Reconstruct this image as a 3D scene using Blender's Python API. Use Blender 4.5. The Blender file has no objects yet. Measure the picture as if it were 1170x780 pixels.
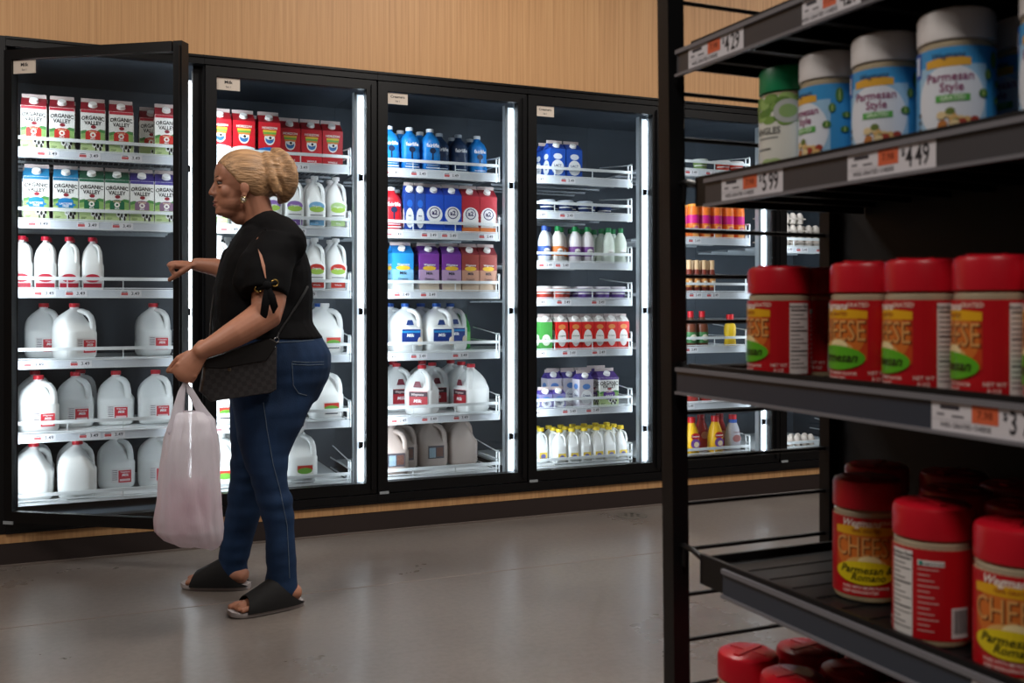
import bpy, bmesh, math, random
from mathutils import Vector, Matrix, noise
from mathutils.bvhtree import BVHTree
random.seed(7)
scn = bpy.context.scene
COL = scn.collection
PI = math.pi
# ------------------------------------------------------------------ camera facts
FPX = 1137.5; YAW = math.radians(23.5); CAMH = 1.05; HZ = 347
cY, sY = math.cos(YAW), math.sin(YAW)
YW = 4.457                                   # front plane of the cooler wall
def at(px, py, Y):                            # photo pixel -> point on the vertical plane at depth Y
    u = (px - 585) / FPX; v = (HZ - py) / FPX
    dx, dy = sY + cY * u, cY - sY * u
    t = Y / dy
    return Vector((t * dx, Y, CAMH + t * v))
def lin(h):
    h = h.lstrip('#'); o = []
    for i in (0, 2, 4):
        x = int(h[i:i+2], 16) / 255
        o.append(x / 12.92 if x <= .04045 else ((x + .055) / 1.055) ** 2.4)
    return (*o, 1)
# ------------------------------------------------------------------ materials
MATS = {}
def mat(name, col='808080', rough=.5, metal=0, emit=0, ecol=None, alpha=1, trans=0, var=0, vscale=30, stretch=None, bump=0, bscale=60, spec=.5, sss=0, ior=1.45, coat=0):
    if name in MATS: return MATS[name]
    m = bpy.data.materials.new(name); m.use_nodes = True
    nt = m.node_tree; b = nt.nodes['Principled BSDF']; L = nt.links
    c = lin(col)
    b.inputs['Base Color'].default_value = c
    b.inputs['Roughness'].default_value = rough
    b.inputs['Metallic'].default_value = metal
    b.inputs['Specular IOR Level'].default_value = spec
    b.inputs['Alpha'].default_value = alpha
    b.inputs['Transmission Weight'].default_value = trans
    b.inputs['IOR'].default_value = ior
    b.inputs['Coat Weight'].default_value = coat
    if sss:
        b.inputs['Subsurface Weight'].default_value = sss
        b.inputs['Subsurface Radius'].default_value = (.02, .008, .005)
        b.inputs['Subsurface Scale'].default_value = .5
    if emit:
        b.inputs['Emission Color'].default_value = lin(ecol or col)
        b.inputs['Emission Strength'].default_value = emit
    if var or bump:
        tc = nt.nodes.new('ShaderNodeTexCoord'); mp = nt.nodes.new('ShaderNodeMapping')
        L.new(tc.outputs['Object'], mp.inputs[0])
        if stretch: mp.inputs['Scale'].default_value = stretch
    if var:
        n = nt.nodes.new('ShaderNodeTexNoise'); n.inputs['Scale'].default_value = vscale; n.inputs['Detail'].default_value = 5
        L.new(mp.outputs[0], n.inputs['Vector'])
        r = nt.nodes.new('ShaderNodeValToRGB')
        r.color_ramp.elements[0].position = .3; r.color_ramp.elements[1].position = .7
        r.color_ramp.elements[0].color = (*[x * (1 - var) for x in c[:3]], 1)
        r.color_ramp.elements[1].color = (*[min(1, x * (1 + var)) for x in c[:3]], 1)
        L.new(n.outputs['Fac'], r.inputs[0]); L.new(r.outputs[0], b.inputs['Base Color'])
    if bump:
        n2 = nt.nodes.new('ShaderNodeTexNoise'); n2.inputs['Scale'].default_value = bscale; n2.inputs['Detail'].default_value = 4
        L.new(mp.outputs[0], n2.inputs['Vector'])
        bp = nt.nodes.new('ShaderNodeBump'); bp.inputs['Strength'].default_value = bump; bp.inputs['Distance'].default_value = .01
        L.new(n2.outputs['Fac'], bp.inputs['Height']); L.new(bp.outputs[0], b.inputs['Normal'])
    MATS[name] = m; return m
def C(hexcol, rough=.45, **k):                # plain printed colour
    return mat('print_' + hexcol + ('_%g' % rough if rough != .45 else ''), hexcol, rough, **k)
def glass_mat(name, tint, refl=1.0):
    m = bpy.data.materials.new(name); m.use_nodes = True
    nt = m.node_tree; nt.nodes.clear()
    o = nt.nodes.new('ShaderNodeOutputMaterial'); mx = nt.nodes.new('ShaderNodeMixShader')
    t = nt.nodes.new('ShaderNodeBsdfTransparent'); t.inputs[0].default_value = (*tint, 1)
    g = nt.nodes.new('ShaderNodeBsdfGlossy'); g.inputs['Roughness'].default_value = .02
    g.inputs['Color'].default_value = (refl, refl, refl, 1)
    f = nt.nodes.new('ShaderNodeFresnel'); f.inputs['IOR'].default_value = 1.5
    ge = nt.nodes.new('ShaderNodeNewGeometry'); mr = nt.nodes.new('ShaderNodeMapRange'); mr.inputs[3].default_value = 1.5; mr.inputs[4].default_value = 1/1.5
    nt.links.new(ge.outputs['Backfacing'], mr.inputs[0]); nt.links.new(mr.outputs[0], f.inputs['IOR'])    # a thin pane reflects alike from both sides
    nt.links.new(f.outputs[0], mx.inputs[0]); nt.links.new(t.outputs[0], mx.inputs[1]); nt.links.new(g.outputs[0], mx.inputs[2])
    nt.links.new(mx.outputs[0], o.inputs[0]); return m
BLACK = mat('black_metal', '0c0c0e', .35, spec=.4)
BLACKF = mat('black_frame', '08080a', .42, spec=.4)
RACK = mat('rack_black_metal', '121214', .42, spec=.35)
WHITEM = mat('white_metal', 'dfe4e6', .35)
GALV = mat('galvanised_grey', 'aab2b8', .4, .3)
PRICE = mat('price_strip_clear', 'd4dae2', .25)
LINER = mat('cooler_liner_grey', '464e57', .5, var=.12, vscale=4)
LED = mat('led_strip', 'f4faff', .4, emit=.9, ecol='e4f0fb')
GLASS = glass_mat('door_glass', (.86, .885, .90))
GLASSO = glass_mat('open_door_glass', (.80, .82, .83), 1)
SIGN = mat('sign_card', 'd8cbbd', .6)
INK = C('1c1a1c')
HDPE = mat('milk_plastic', 'f2f4f3', .38, sss=.0, bump=.05, bscale=25)
HDPE2 = mat('tinted_milk_plastic', 'b3a39b', .38)
CLEAR = mat('clear_jar_plastic', 'd8c9a8', .15, coat=.3)

# ------------------------------------------------------------------ mesh building
_tc = {}
def text_geo(s, size, bold=0.0, shear=0.0, sx=1.0):
    k = (s, size, bold, shear, sx)
    if k in _tc: return _tc[k]
    cu = bpy.data.curves.new('t', 'FONT'); cu.body = s; cu.size = size; cu.align_x = 'CENTER'; cu.align_y = 'CENTER'
    cu.offset = bold * size; cu.shear = shear; cu.resolution_u = 2
    ob = bpy.data.objects.new('t', cu); COL.objects.link(ob)
    dg = bpy.context.evaluated_depsgraph_get(); dg.update()
    me = bpy.data.meshes.new_from_object(ob.evaluated_get(dg))
    V = [(v.co.x * sx, v.co.y) for v in me.vertices]; Fs = [tuple(p.vertices) for p in me.polygons]
    bpy.data.objects.remove(ob); bpy.data.curves.remove(cu); bpy.data.meshes.remove(me)
    _tc[k] = (V, Fs); return V, Fs
class MB:
    def __init__(s): s.k = 0; s.v = []; s.f = []; s.m = []; s.mats = []
    def mi(s, m):
        if m not in s.mats: s.mats.append(m)
        return s.mats.index(m)
    def add(s, V, Fs, m):
        b = len(s.v); i = s.mi(m); s.v += [Vector(p) for p in V]
        for f in Fs: s.f.append(tuple(b + k for k in f)); s.m.append(i)
        return s
    def box(s, x0, x1, y0, y1, z0, z1, m, M=None):
        V = [Vector((x, y, z)) for z in (z0, z1) for x, y in ((x0, y0), (x1, y0), (x1, y1), (x0, y1))]
        if M: V = [M @ p for p in V]
        return s.add(V, [(0, 3, 2, 1), (4, 5, 6, 7), (0, 1, 5, 4), (1, 2, 6, 5), (2, 3, 7, 6), (3, 0, 4, 7)], m)
    def rings(s, R, m, caps=True, close=True):
        n = len(R[0]); V = [p for r in R for p in r]; Fs = []
        for i in range(len(R) - 1):
            for j in range(n if close else n - 1):
                k = (j + 1) % n
                Fs.append((i*n+j, i*n+k, (i+1)*n+k, (i+1)*n+j))
        if caps: Fs += [tuple(range(n))[::-1], tuple(range((len(R)-1)*n, len(R)*n))]
        return s.add(V, Fs, m)
    def lathe(s, prof, m, n=24, cx=0, cy=0, caps=True):
        return s.rings([[(cx + r*math.cos(2*PI*j/n), cy + r*math.sin(2*PI*j/n), z) for j in range(n)] for r, z in prof], m, caps)
    def sloft(s, secs, m, n=28):              # superellipse sections: z, x-, x+, y, exponent
        R = []
        for z, xa, xb, ry, e in secs:
            r = []; ryb, rya = ry if isinstance(ry, tuple) else (ry, ry)
            for j in range(n):
                a = 2*PI*(j+.5)/n; c, d = math.cos(a), math.sin(a)
                X = (abs(c) ** (2/e)) * (xb if c > 0 else -xa); Y = (abs(d) ** (2/e)) * (ryb if d > 0 else -rya)
                r.append((X, Y, z))
            R.append(r)
        return s.rings(R, m)
    def tube(s, pts, rad, m, n=10, flat=None, up=None, ends=True):
        pts = [Vector(p) for p in pts]
        if not isinstance(rad, (list, tuple)): rad = [rad] * len(pts)
        R = []; T = []
        for i in range(len(pts)):
            t = (pts[min(i+1, len(pts)-1)] - pts[max(i-1, 0)]); T.append(t.normalized())
        u = Vector(up) if up else (Vector((0, 0, 1)) if abs(T[0].z) < .9 else Vector((1, 0, 0)))
        u = (u - T[0] * u.dot(T[0])).normalized()
        P, Rd, TT, UU = [], [], [], []
        for i, t in enumerate(T):
            u = (u - t * u.dot(t)).normalized()
            if i == 0 and ends:
                for k in (.0, .35, .75): P.append(pts[0] - t * rad[0] * (1-k) * .9); Rd.append(max(.02, math.sqrt(1-(1-k)**2)) * rad[0]); UU.append(u); TT.append(t)
            P.append(pts[i]); Rd.append(rad[i]); UU.append(u.copy()); TT.append(t)
            if i == len(T)-1 and ends:
                for k in (.75, .35, .0): P.append(pts[i] + t * rad[i] * (1-k) * .9); Rd.append(max(.02, math.sqrt(1-(1-k)**2)) * rad[i]); UU.append(u); TT.append(t)
        fl = flat or (1, 1)
        for p, r, t, u in zip(P, Rd, TT, UU):
            w = t.cross(u)
            R.append([p + (u * math.cos(2*PI*j/n) * fl[0] + w * math.sin(2*PI*j/n) * fl[1]) * r for j in range(n)])
        return s.rings(R, m)
    def ell(s, c, r, m, n=20, k=12, M=None):
        c = Vector(c); R = []
        for i in range(k+1):
            a = -PI/2 + PI*i/k; cr = max(math.cos(a), .01)
            ring = [Vector((r[0]*cr*math.cos(2*PI*j/n), r[1]*cr*math.sin(2*PI*j/n), r[2]*math.sin(a))) for j in range(n)]
            R.append([c + ((M @ p) if M else p) for p in ring])
        return s.rings(R, m)
    def torus(s, c, r, r2, m, M=None, n=20, k=8):
        c = Vector(c); R = []
        for i in range(n+1):
            a = 2*PI*i/n
            ring = [Vector(((r + r2*math.cos(2*PI*j/k))*math.cos(a), (r + r2*math.cos(2*PI*j/k))*math.sin(a), r2*math.sin(2*PI*j/k))) for j in range(k)]
            R.append([c + ((M @ p) if M else p) for p in ring])
        return s.rings(R, m, caps=False)
    # printing: 2-D shapes laid on a surface by fn(u, v, offset)
    def prect(s, fn, u0, u1, v0, v1, m, lay=1, n=1):
        s.k += .07; lay += s.k % 1
        us = [u0 + (u1-u0)*i/n for i in range(n+1)]
        V = [fn(u, v, lay) for u in us for v in (v0, v1)]
        return s.add(V, [(2*i, 2*i+2, 2*i+3, 2*i+1) for i in range(n)], m)
    def pell(s, fn, cu, cv, ru, rv, m, lay=1, n=16):
        V = []; s.k += .07; lay += s.k % 1
        for i in range(n+1):
            a = PI - PI*i/n; u = cu + ru*math.cos(a); h = rv*math.sin(a)
            V += [fn(u, cv-h, lay), fn(u, cv+h, lay)]
        return s.add(V, [(2*i, 2*i+2, 2*i+3, 2*i+1) for i in range(n)], m)
    def ppoly(s, fn, pts, m, lay=1):
        return s.add([fn(u, v, lay) for u, v in pts], [tuple(range(len(pts)))], m)
    def pstrip(s, fn, top, m, v0, lay=1):     # area under a polyline
        V = []; s.k += .07; lay += s.k % 1
        for u, v in top: V += [fn(u, v0, lay), fn(u, v, lay)]
        return s.add(V, [(2*i, 2*i+2, 2*i+3, 2*i+1) for i in range(len(top)-1)], m)
    def ptext(s, fn, t, cu, cv, size, m, lay=2.5, bold=.0, shear=0, sx=1.0, arc=0):
        V, Fs = text_geo(t, size, bold, shear, sx); lay += 1
        return s.add([fn(cu + u, cv + v + arc*(1 - (u/ (len(t)*size*.3*sx))**2), lay) for u, v in V], Fs, m)
    def mesh(s, name, smooth=True, ang=38):
        me = bpy.data.meshes.new(name); me.from_pydata([tuple(p) for p in s.v], [], s.f)
        for m in s.mats: me.materials.append(m)
        for p, i in zip(me.polygons, s.m): p.material_index = i
        me.update()
        if smooth:
            me.shade_smooth(); me.set_sharp_from_angle(angle=math.radians(ang))
        return me
    def obj(s, name, parent=None, smooth=True, ang=38, loc=None):
        return link(name, s.mesh(name, smooth, ang), parent, loc)
def link(name, data, parent=None, loc=None, rz=0):
    o = bpy.data.objects.new(name, data); COL.objects.link(o)
    if parent: o.parent = parent
    if loc: o.location = loc
    if rz: o.rotation_euler = (0, 0, rz)
    return o
def tag(o, label=None, cat=None, group=None, kind=None):
    if label: o['label'] = label
    if cat: o['category'] = cat
    if group: o['group'] = group
    if kind: o['kind'] = kind
    return o
def thing(name, label, cat, loc=(0, 0, 0), rz=0, group=None):
    return tag(link(name, None, None, loc, rz), label, cat, group)
OFF = .00015
def front(d): return lambda u, v, l: (u, -d - OFF*l, v)          # surface facing -Y
def leftf(d): return lambda u, v, l: (-d - OFF*l, -u, v)          # surface facing -X
def cyl(r, z0=0): return lambda u, v, l: ((r + OFF*l)*math.sin(u/r), -(r + OFF*l)*math.cos(u/r), v + z0)

# ------------------------------------------------------------------ products
class Proto:
    def __init__(s, name, cat, desc, w, d, parts):
        s.name, s.cat, s.desc, s.w, s.d, s.parts = name, cat, desc, w, d, parts   # parts: [(part name, mesh)], the first is the thing itself
    def inst(s, loc, rz, label, group):
        r = link(s.name, s.parts[0][1], None, loc, rz); tag(r, label, s.cat, group)
        for n, me in s.parts[1:]: link(n, me, r)
        return r
def gable_body(w, d, h, gh, body, top, fin=.016):
    b = MB(); x, y = w/2, d/2
    V = [(-x,-y,0),(x,-y,0),(x,y,0),(-x,y,0),(-x,-y,h),(x,-y,h),(x,y,h),(-x,y,h)]
    b.add(V, [(0,3,2,1),(0,1,5,4),(1,2,6,5),(2,3,7,6),(3,0,4,7)], body)
    e = .003
    V = [(-x,-y,h),(x,-y,h),(x,y,h),(-x,y,h),(-x*.96,-e,h+gh),(x*.96,-e,h+gh),(x*.96,e,h+gh),(-x*.96,e,h+gh),(-x*.72,0,h+gh*.55),(x*.72,0,h+gh*.55)]
    b.add(V, [(0,1,5,4),(2,3,7,6),(0,4,8),(3,8,7),(0,8,3),(4,7,8),(1,9,5),(5,9,6),(1,2,9),(2,6,9)], top)
    b.box(-x*.96, x*.96, -e, e, h+gh-.001, h+gh+fin, C('c8b8b4') if fin else top)
    return b
def gable_cap(w, d, h, gh, m, r=.017):
    b = MB(); ang = math.atan2(gh, d/2)
    M = Matrix.Translation((0, -d/4, h + gh*.5)) @ Matrix.Rotation(PI/2 - (PI/2 - ang) , 4, 'X')
    R = [[M @ Vector((rr*math.cos(2*PI*j/18), rr*math.sin(2*PI*j/18), z)) for j in range(18)] for rr, z in ((r*1.1, -.004), (r*1.1, .002), (r, .003), (r, .013), (r*.85, .015))]
    return b.rings(R, m)
def carton(name, desc, topcol, art, w=.098, h=.185, gh=.04, body='f1f2ee', cap='f2f2ef', cat='carton'):
    mb = gable_body(w, w, h, gh, C(body), C(topcol))
    parts = [(name, mb.mesh(name, False)), ('cap', gable_cap(w, w, h, gh, C(cap)).mesh('cap'))]
    p = MB()
    for fn in (front(w/2), leftf(w/2)): art(p, fn, w, h)
    parts.append(('printed_panel', p.mesh('printed_panel', False)))
    return Proto(name, cat, desc, w, w, parts)
def organic_art(badge, txt, band):
    def art(p, fn, w, h):
        x = w/2*.98
        p.prect(fn, -x, x, h*.93, h*.995, C(band))
        hills = [(-x, h*.50), (-x*.6, h*.53), (-x*.2, h*.47), (x*.2, h*.5), (x*.6, h*.56), (x, h*.54)]
        p.pstrip(fn, hills, C('4f8a4a'), 0, 1)
        p.pstrip(fn, [(u, v - h*.07) for u, v in hills], C('8fb56a'), 0, 2)
        p.pstrip(fn, [(-x, h*.33), (0, h*.36), (x, h*.30)], C('c3d89a'), 0, 3)
        p.ptext(fn, 'ORGANIC', 0, h*.79, w*.235, INK, 2, .03, 0, .86, arc=.004)
        p.ptext(fn, 'VALLEY', 0, h*.69, w*.235, INK, 2, .03, 0, .86)
        p.pell(fn, .002, h*.605, w*.11, h*.04, C('8e2230'), 4)
        p.prect(fn, -w*.30, w*.30, h*.31, h*.46, C(badge), 5); p.pell(fn, 0, h*.46, w*.30, h*.075, C(badge), 5)
        if txt:
            p.pell(fn, 0, h*.38, w*.40, h*.045, C(badge), 6)
            p.ptext(fn, 'LACTOSE', 0, h*.40, w*.12, C('ffffff'), 8, .02); p.ptext(fn, 'FREE', 0, h*.345, w*.12, C('ffffff'), 8, .02)
        else:
            p.ptext(fn, 'WHOLE', 0, h*.49, w*.09, C('f6d7a8'), 7, .02)
            p.pell(fn, 0, h*.42, w*.115, w*.115, C('fbf6ec'), 7); p.pell(fn, 0, h*.42, w*.05, w*.05, C(badge), 8)
            p.ptext(fn, 'MILK', 0, h*.333, w*.09, C('ffffff'), 7, .02)
        for cu, cv, a, b_ in ((.10, .18, .14, .055), (.26, .14, .12, .07), (.02, .21, .06, .03)):
            p.pell(fn, w*cu, h*cv, w*a, h*b_, C('f4f4f0'), 4)
        for cu, cv, a, b_ in ((.06, .20, .05, .035), (.20, .17, .05, .05), (.30, .10, .05, .06), (.12, .10, .03, .06), (.36, .19, .05, .04)):
            p.pell(fn, w*cu, h*cv, w*a, h*b_, C('1f1c1d'), 5)
        p.prect(fn, -w*.42, -w*.2, h*.10, h*.112, C('3c5a3a'), 5); p.prect(fn, -w*.42, -w*.25, h*.075, h*.085, C('3c5a3a'), 5)
    return art
def horizon_art(base):
    def art(p, fn, w, h):
        x = w/2*.99
        if base:
            p.pstrip(fn, [(x*(-1 + i/6), h*.34 + h*.05*math.sin(PI*i/12)) for i in range(13)], C(base), 0, 1)
        else:
            p.ptext(fn, 'WHOLE', 0, h*.18, w*.13, C('ffffff'), 2, .02); p.ptext(fn, 'MILK', 0, h*.10, w*.13, C('ffffff'), 2, .02)
        cs = ['e8c53a', '6fae46', 'e0853a', '3f8f6a']
        p.pell(fn, 0, h*.60, w*.24, h*.16, C('f2f4f0'), 2)
        p.pell(fn, 0, h*.58, w*.19, h*.10, C('2f6fae'), 3); p.pell(fn, -w*.05, h*.62, w*.07, h*.045, C('f5f5f2'), 4); p.pell(fn, w*.06, h*.60, w*.06, h*.05, C('15151a'), 4)
        for i, c in enumerate(cs[:3]):
            p.prect(fn, -w*(.31 - .02*i), w*(.31 - .02*i), h*(.76 - .05*i), h*(.81 - .05*i), C(c), 5)
        p.ptext(fn, 'HORIZON', 0, h*.86, w*.15, C('f4f0e6'), 5, .03)
        p.pell(fn, 0, h*.62, w*.17, h*.05, C('f2f4f0'), 6); p.pell(fn, w*.03, h*.62, w*.06, h*.035, C('17171c'), 7)
    return art
def a2_art(base):
    def art(p, fn, w, h):
        p.pell(fn, 0, h*.48, w*.44, w*.44, C('f0f1f0'), 2, 20)
        if base: p.prect(fn, -w*.44, w*.44, h*.02, h*.42, C('f0ede6'), 1); p.prect(fn, -w*.49, w*.49, h*.0, h*.16, C(base), 3)
        p.pell(fn, 0, h*.52, w*.30, w*.30, C('3a2c66'), 3, 18); p.pell(fn, 0, h*.52, w*.25, w*.25, C('e9e7ea'), 4, 18)
        p.ptext(fn, 'a2', 0, h*.525, w*.34, C('2e2258'), 6, .035)
        p.ptext(fn, 'MILK', 0, h*.27, w*.12, C('3a2c66'), 5, .02)
    return art
def store_art(mid, low):
    def art(p, fn, w, h):
        x = w/2*.99
        p.prect(fn, -x, x, 0, h*.58, C(mid), 1); p.prect(fn, -x, x, 0, h*.22, C(low), 2)
        p.pell(fn, 0, h*.62, w*.34, h*.06, C('e6b93a'), 3); p.ptext(fn, 'Wegmans', 0, h*.71, w*.15, C('f4f4f4'), 4, .01, .3)
        p.ptext(fn, 'Milk', 0, h*.48, w*.2, C('2b3040'), 4, .02); p.ptext(fn, 'Organic', 0, h*.33, w*.15, C('2b3040'), 4, .01)
    return art
def cream_art(blob, txt):
    def art(p, fn, w, h):
        p.pell(fn, 0, h*.36, w*.40, h*.26, C('eceff2'), 2); p.pell(fn, 0, h*.74, w*.28, h*.10, C(blob), 2)
        p.ptext(fn, txt, 0, h*.42, w*.2, C('27356e'), 4, .02); p.ptext(fn, 'Half', 0, h*.3, w*.16, C('27356e'), 4, .02)
    return art
P = {}
P['ov_red'] = carton('milk_carton', 'red-topped white milk carton', '8e1f2c', organic_art('c8342c', 0, 'b0283a'))
P['ov_blue'] = carton('milk_carton', 'blue-topped white milk carton', '1f78a8', organic_art('1c7fc0', 1, '1a6f9c'))
P['ov_green'] = carton('milk_carton', 'green-topped white milk carton', '22543f', organic_art('1f6b48', 0, '2c6a50'))
P['ov_purple'] = carton('milk_carton', 'purple-topped white milk carton', '3a3078', organic_art('8a6a86', 0, '4a3f90'))
P['hz_white'] = carton('milk_carton', 'red milk carton with white base', 'a81622', horizon_art('dfe7e6'), body='cf1626')
P['hz_blue'] = carton('milk_carton', 'red milk carton with blue base', 'a81622', horizon_art('1c74c4'), body='cf1626')
P['hz_red'] = carton('milk_carton', 'all-red milk carton', 'a0141f', horizon_art(None), body='c21322')
P['a2_blue'] = carton('milk_carton', 'blue milk carton with white disc', '1d3aa2', a2_art(None), body='1f4fc0', w=.092)
P['a2_red'] = carton('milk_carton', 'red milk carton with white disc', '8f1f2b', a2_art('d9793c'), body='b02a36', w=.092)
P['st_blue'] = carton('milk_carton', 'sky-blue milk carton, yellow swoosh', '1272b8', store_art('7fb6d8', 'dfe3e0'), body='2a8fd0', w=.105)
P['st_purple'] = carton('milk_carton', 'purple milk carton with yellow swoosh', '5a2a7c', store_art('b295b8', 'd9c9b4'), body='7a3a98', w=.1)
P['st_brown'] = carton('milk_carton', 'dull red milk carton with yellow swoosh', '7a2a30', store_art('c0907a', 'd0b8a0'), body='96423c', w=.092)
P['lact'] = carton('cream_carton', 'blue cream carton with white panel', '1e3f96', cream_art('dfe4ee', 'LACT'), body='2050b0', w=.09, h=.15, gh=.032)
P['hh_purple'] = carton('cream_carton', 'purple-topped cream carton', '4a3a8c', cream_art('5a84c4', 'Cream'), body='c9c3cc', w=.082, h=.145, gh=.03)
P['hh_small'] = carton('cream_carton', 'small purple-topped cream carton', '4a3a8c', cream_art('5a84c4', 'H&H'), body='8a86b4', w=.07, h=.075, gh=.02)
P['ov_half'] = carton('cream_carton', 'white-green cream carton, purple oval', '4a2f78', lambda p, fn, w, h: (organic_art('5a2f80', 0, '5a3a88')(p, fn, w, h), p.pell(fn, 0, h*.36, w*.3, h*.13, C('5a2f88'), 9), p.ptext(fn, 'HALF', 0, h*.36, w*.16, C('ffffff'), 11, .02)), w=.115, h=.15, gh=.032)

def jug_body(k=1.0, hz=1.0, m=HDPE):
    b = MB(); X = .078*k
    S = [(.0, .066, .066, 3.5), (.004, .072, .072, 3.5), (.02, .077, .077, 4), (.118, .078, .078, 4), (.13, .078, .071, 4), (.142, .0775, .062, 3.8),
         (.165, .0735, .050, 3.6), (.185, .064, .038, 3.3), (.203, .048, .028, 2.9), (.217, .031, .020, 2.4), (.226, .019, .018, 2), (.24, .018, .018, 2)]
    b.sloft([(z*hz, a*k, c*k, (a*k, c*k), e) for z, a, c, e in S], m)      # the handle stands on the front right corner
    D = [(.008, .216), (.024, .214), (.038, .206), (.048, .190), (.053, .168), (.0545, .142), (.052, .115)]
    b.tube([(q*k, -q*k, z*hz) for q, z in D], [.011*k, .012*k, .0125*k, .0125*k, .0125*k, .013*k, .015*k], m, 12, flat=(1, 1.25), up=(0, 0, 1))
    return b
def cap_mesh(r, z, m, h=.016):
    return MB().lathe([(r*1.02, z), (r*1.02, z+.003), (r, z+.004), (r, z+h), (r*.9, z+h+.0015)], m, 20).mesh('cap')
def tri_label(p, fn, cu, cv, w, h, col):     # store-brand jug label: nutrition panel + colour block
    p.prect(fn, cu-w/2, cu+w/2, cv-h/2, cv+h/2, C('ece8e8'), 1); p.prect(fn, cu-w*.14, cu+w/2, cv-h/2, cv+h*.36, C(col), 2)
    for i in range(6): p.prect(fn, cu-w*.45, cu-w*.2, cv+h*(.36-.13*i), cv+h*(.40-.13*i), C('555560'), 3)
    p.ptext(fn, 'Wegmans', cu+w*.18, cv+h*.24, h*.16, C('ffffff'), 4, .01, .3); p.ptext(fn, 'Milk', cu+w*.18, cv+h*.02, h*.26, C('ffffff'), 4, .02, .3)
    p.prect(fn, cu-w*.08, cu+w*.44, cv-h*.4, cv-h*.25, C('f3d8d8'), 3)
def jug(name, desc, capcol, art, k=1.0, hz=.96, m=HDPE, cat='milk jug'):
    parts = [(name, jug_body(k, hz, m).mesh(name, True, 60)), ('cap', cap_mesh(.0215*max(k, .82), .233*hz, C(capcol, .35)))]
    if art:
        p = MB(); art(p, k, hz); parts.append(('label', p.mesh('label', False)))
    return Proto(name, cat, desc, .158*k, .158*k, parts)
def gal_art(col):
    return lambda p, k, hz: tri_label(p, front(.0785*k), .012*k, .062*hz, .085*k, .066*hz, col)
P['gallon'] = jug('milk_jug', 'white gallon milk jug with red cap', 'c62a36', gal_art('cf3340'))
P['gallon_plain'] = jug('milk_jug', 'plain-sided white gallon jug, red cap', 'c62a36', None)
P['half'] = jug('milk_bottle', 'slim white milk bottle with red cap', 'c9203a', lambda p, k, hz: (p.prect(front(.0785*k), -.038, .038, .0, .062, C('e6e2e4')), p.pell(front(.0785*k), 0, .05, .03, .018, C('c02a40'), 2), p.ptext(front(.0785*k), 'Wegmans', 0, .05, .012, C('ffffff'), 4, .01, .3), p.prect(front(.0785*k), -.036, .036, .006, .028, C('c02a40'), 2)), k=.56, hz=.9, cat='milk bottle')
def wavy_art(c1, c2):
    def art(p, k, hz):
        fn = front(.0785*k)
        p.pell(fn, 0, .105, .036, .022, C(c1), 1); p.pell(fn, 0, .092, .034, .014, C('a8cc58'), 2); p.ptext(fn, 'Organic', 0, .106, .013, C('ffffff'), 4, .01)
        p.prect(fn, -.03, .03, .062, .066, C('6a6a74'), 1); p.prect(fn, -.022, .022, .052, .055, C('6a6a74'), 1)
        p.prect(fn, -.034, .034, .016, .042, C(c1), 1); p.ptext(fn, c2, 0, .028, .012, C('ffffff'), 3, .01)
    return art
for nm, c1, c2, d in (('pur', '8f6cb4', '2%', 'lilac'), ('blu', '7fb6dc', '1%', 'pale blue'), ('gre', 'b0cf8c', 'Skim', 'pale green'), ('red', 'c93a30', 'Whole', 'red-green')):
    P['h_' + nm] = jug('milk_bottle', 'white milk bottle with %s label' % d, 'f2f2f0', wavy_art(c1, c2), k=.62, hz=1.0, cat='milk bottle')
P['gal_rg'] = jug('milk_jug', 'white gallon jug, red-green label', 'f0f0ee', lambda p, k, hz: (p.prect(front(.0785), -.028, .05, .02, .085, C('eceae6')), p.prect(front(.0785), -.024, .046, .058, .08, C('c8362c'), 2), p.pell(front(.0785), .01, .055, .034, .014, C('6aa83c'), 3), p.prect(front(.0785), -.02, .04, .028, .034, C('50505a'), 2)))
P['gal_blue'] = jug('milk_jug', 'white gallon jug, navy label', '2454a4', lambda p, k, hz: (p.prect(front(.0785), -.042, .052, .045, .115, C('1f3a86')), p.prect(front(.0785), -.042, .052, .098, .108, C('2f8fd0'), 2), p.ptext(front(.0785), 'Milk', 0, .085, .022, C('ffffff'), 3, .02, .2), p.ell((.05, -.079, .055), (.012, .002, .022), C('ead9c4')), p.ppoly(front(.0745), [(-.02, .135), (.02, .135), (.012, .16), (-.012, .16)], C('28407c'), 6)))
P['gal_red'] = jug('milk_jug', 'white gallon jug, burgundy label', 'c02834', lambda p, k, hz: (p.prect(front(.0785), -.042, .052, .04, .115, C('a81e2c')), p.prect(front(.0785), -.042, .052, .09, .112, C('3a2430'), 2), p.ptext(front(.0785), 'Wegmans', 0, .1, .016, C('f0e4e0'), 3, .01, .3), p.ptext(front(.0785), 'Milk', 0, .068, .024, C('ffffff'), 3, .02, .2), p.ppoly(front(.0745), [(-.022, .135), (.022, .135), (.012, .165), (-.012, .165)], C('6a1f2e'), 6)))
P['choc'] = jug('milk_jug', 'greyish chocolate milk jug', '8a7a74', lambda p, k, hz: (p.prect(front(.0785), -.04, .045, .045, .11, C('4f4a52')), p.prect(front(.0785), -.034, .0, .05, .1, C('8fa6b4'), 2), p.prect(front(.0785), .005, .04, .055, .1, C('6a4a40'), 2)), m=HDPE2)
P['yellow'] = jug('cream_bottle', 'white pint bottle with yellow cap', 'efcf2c', lambda p, k, hz: (p.prect(front(.0785*k), -.022, .022, .02, .055, C('e8c84a')), p.pell(front(.0785*k), 0, .035, .014, .012, C('6a66a8'), 2), p.prect(front(.0785*k), -.02, .02, .022, .026, C('8a6a4a'), 3)), k=.44, hz=.7, cat='cream bottle')

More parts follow.
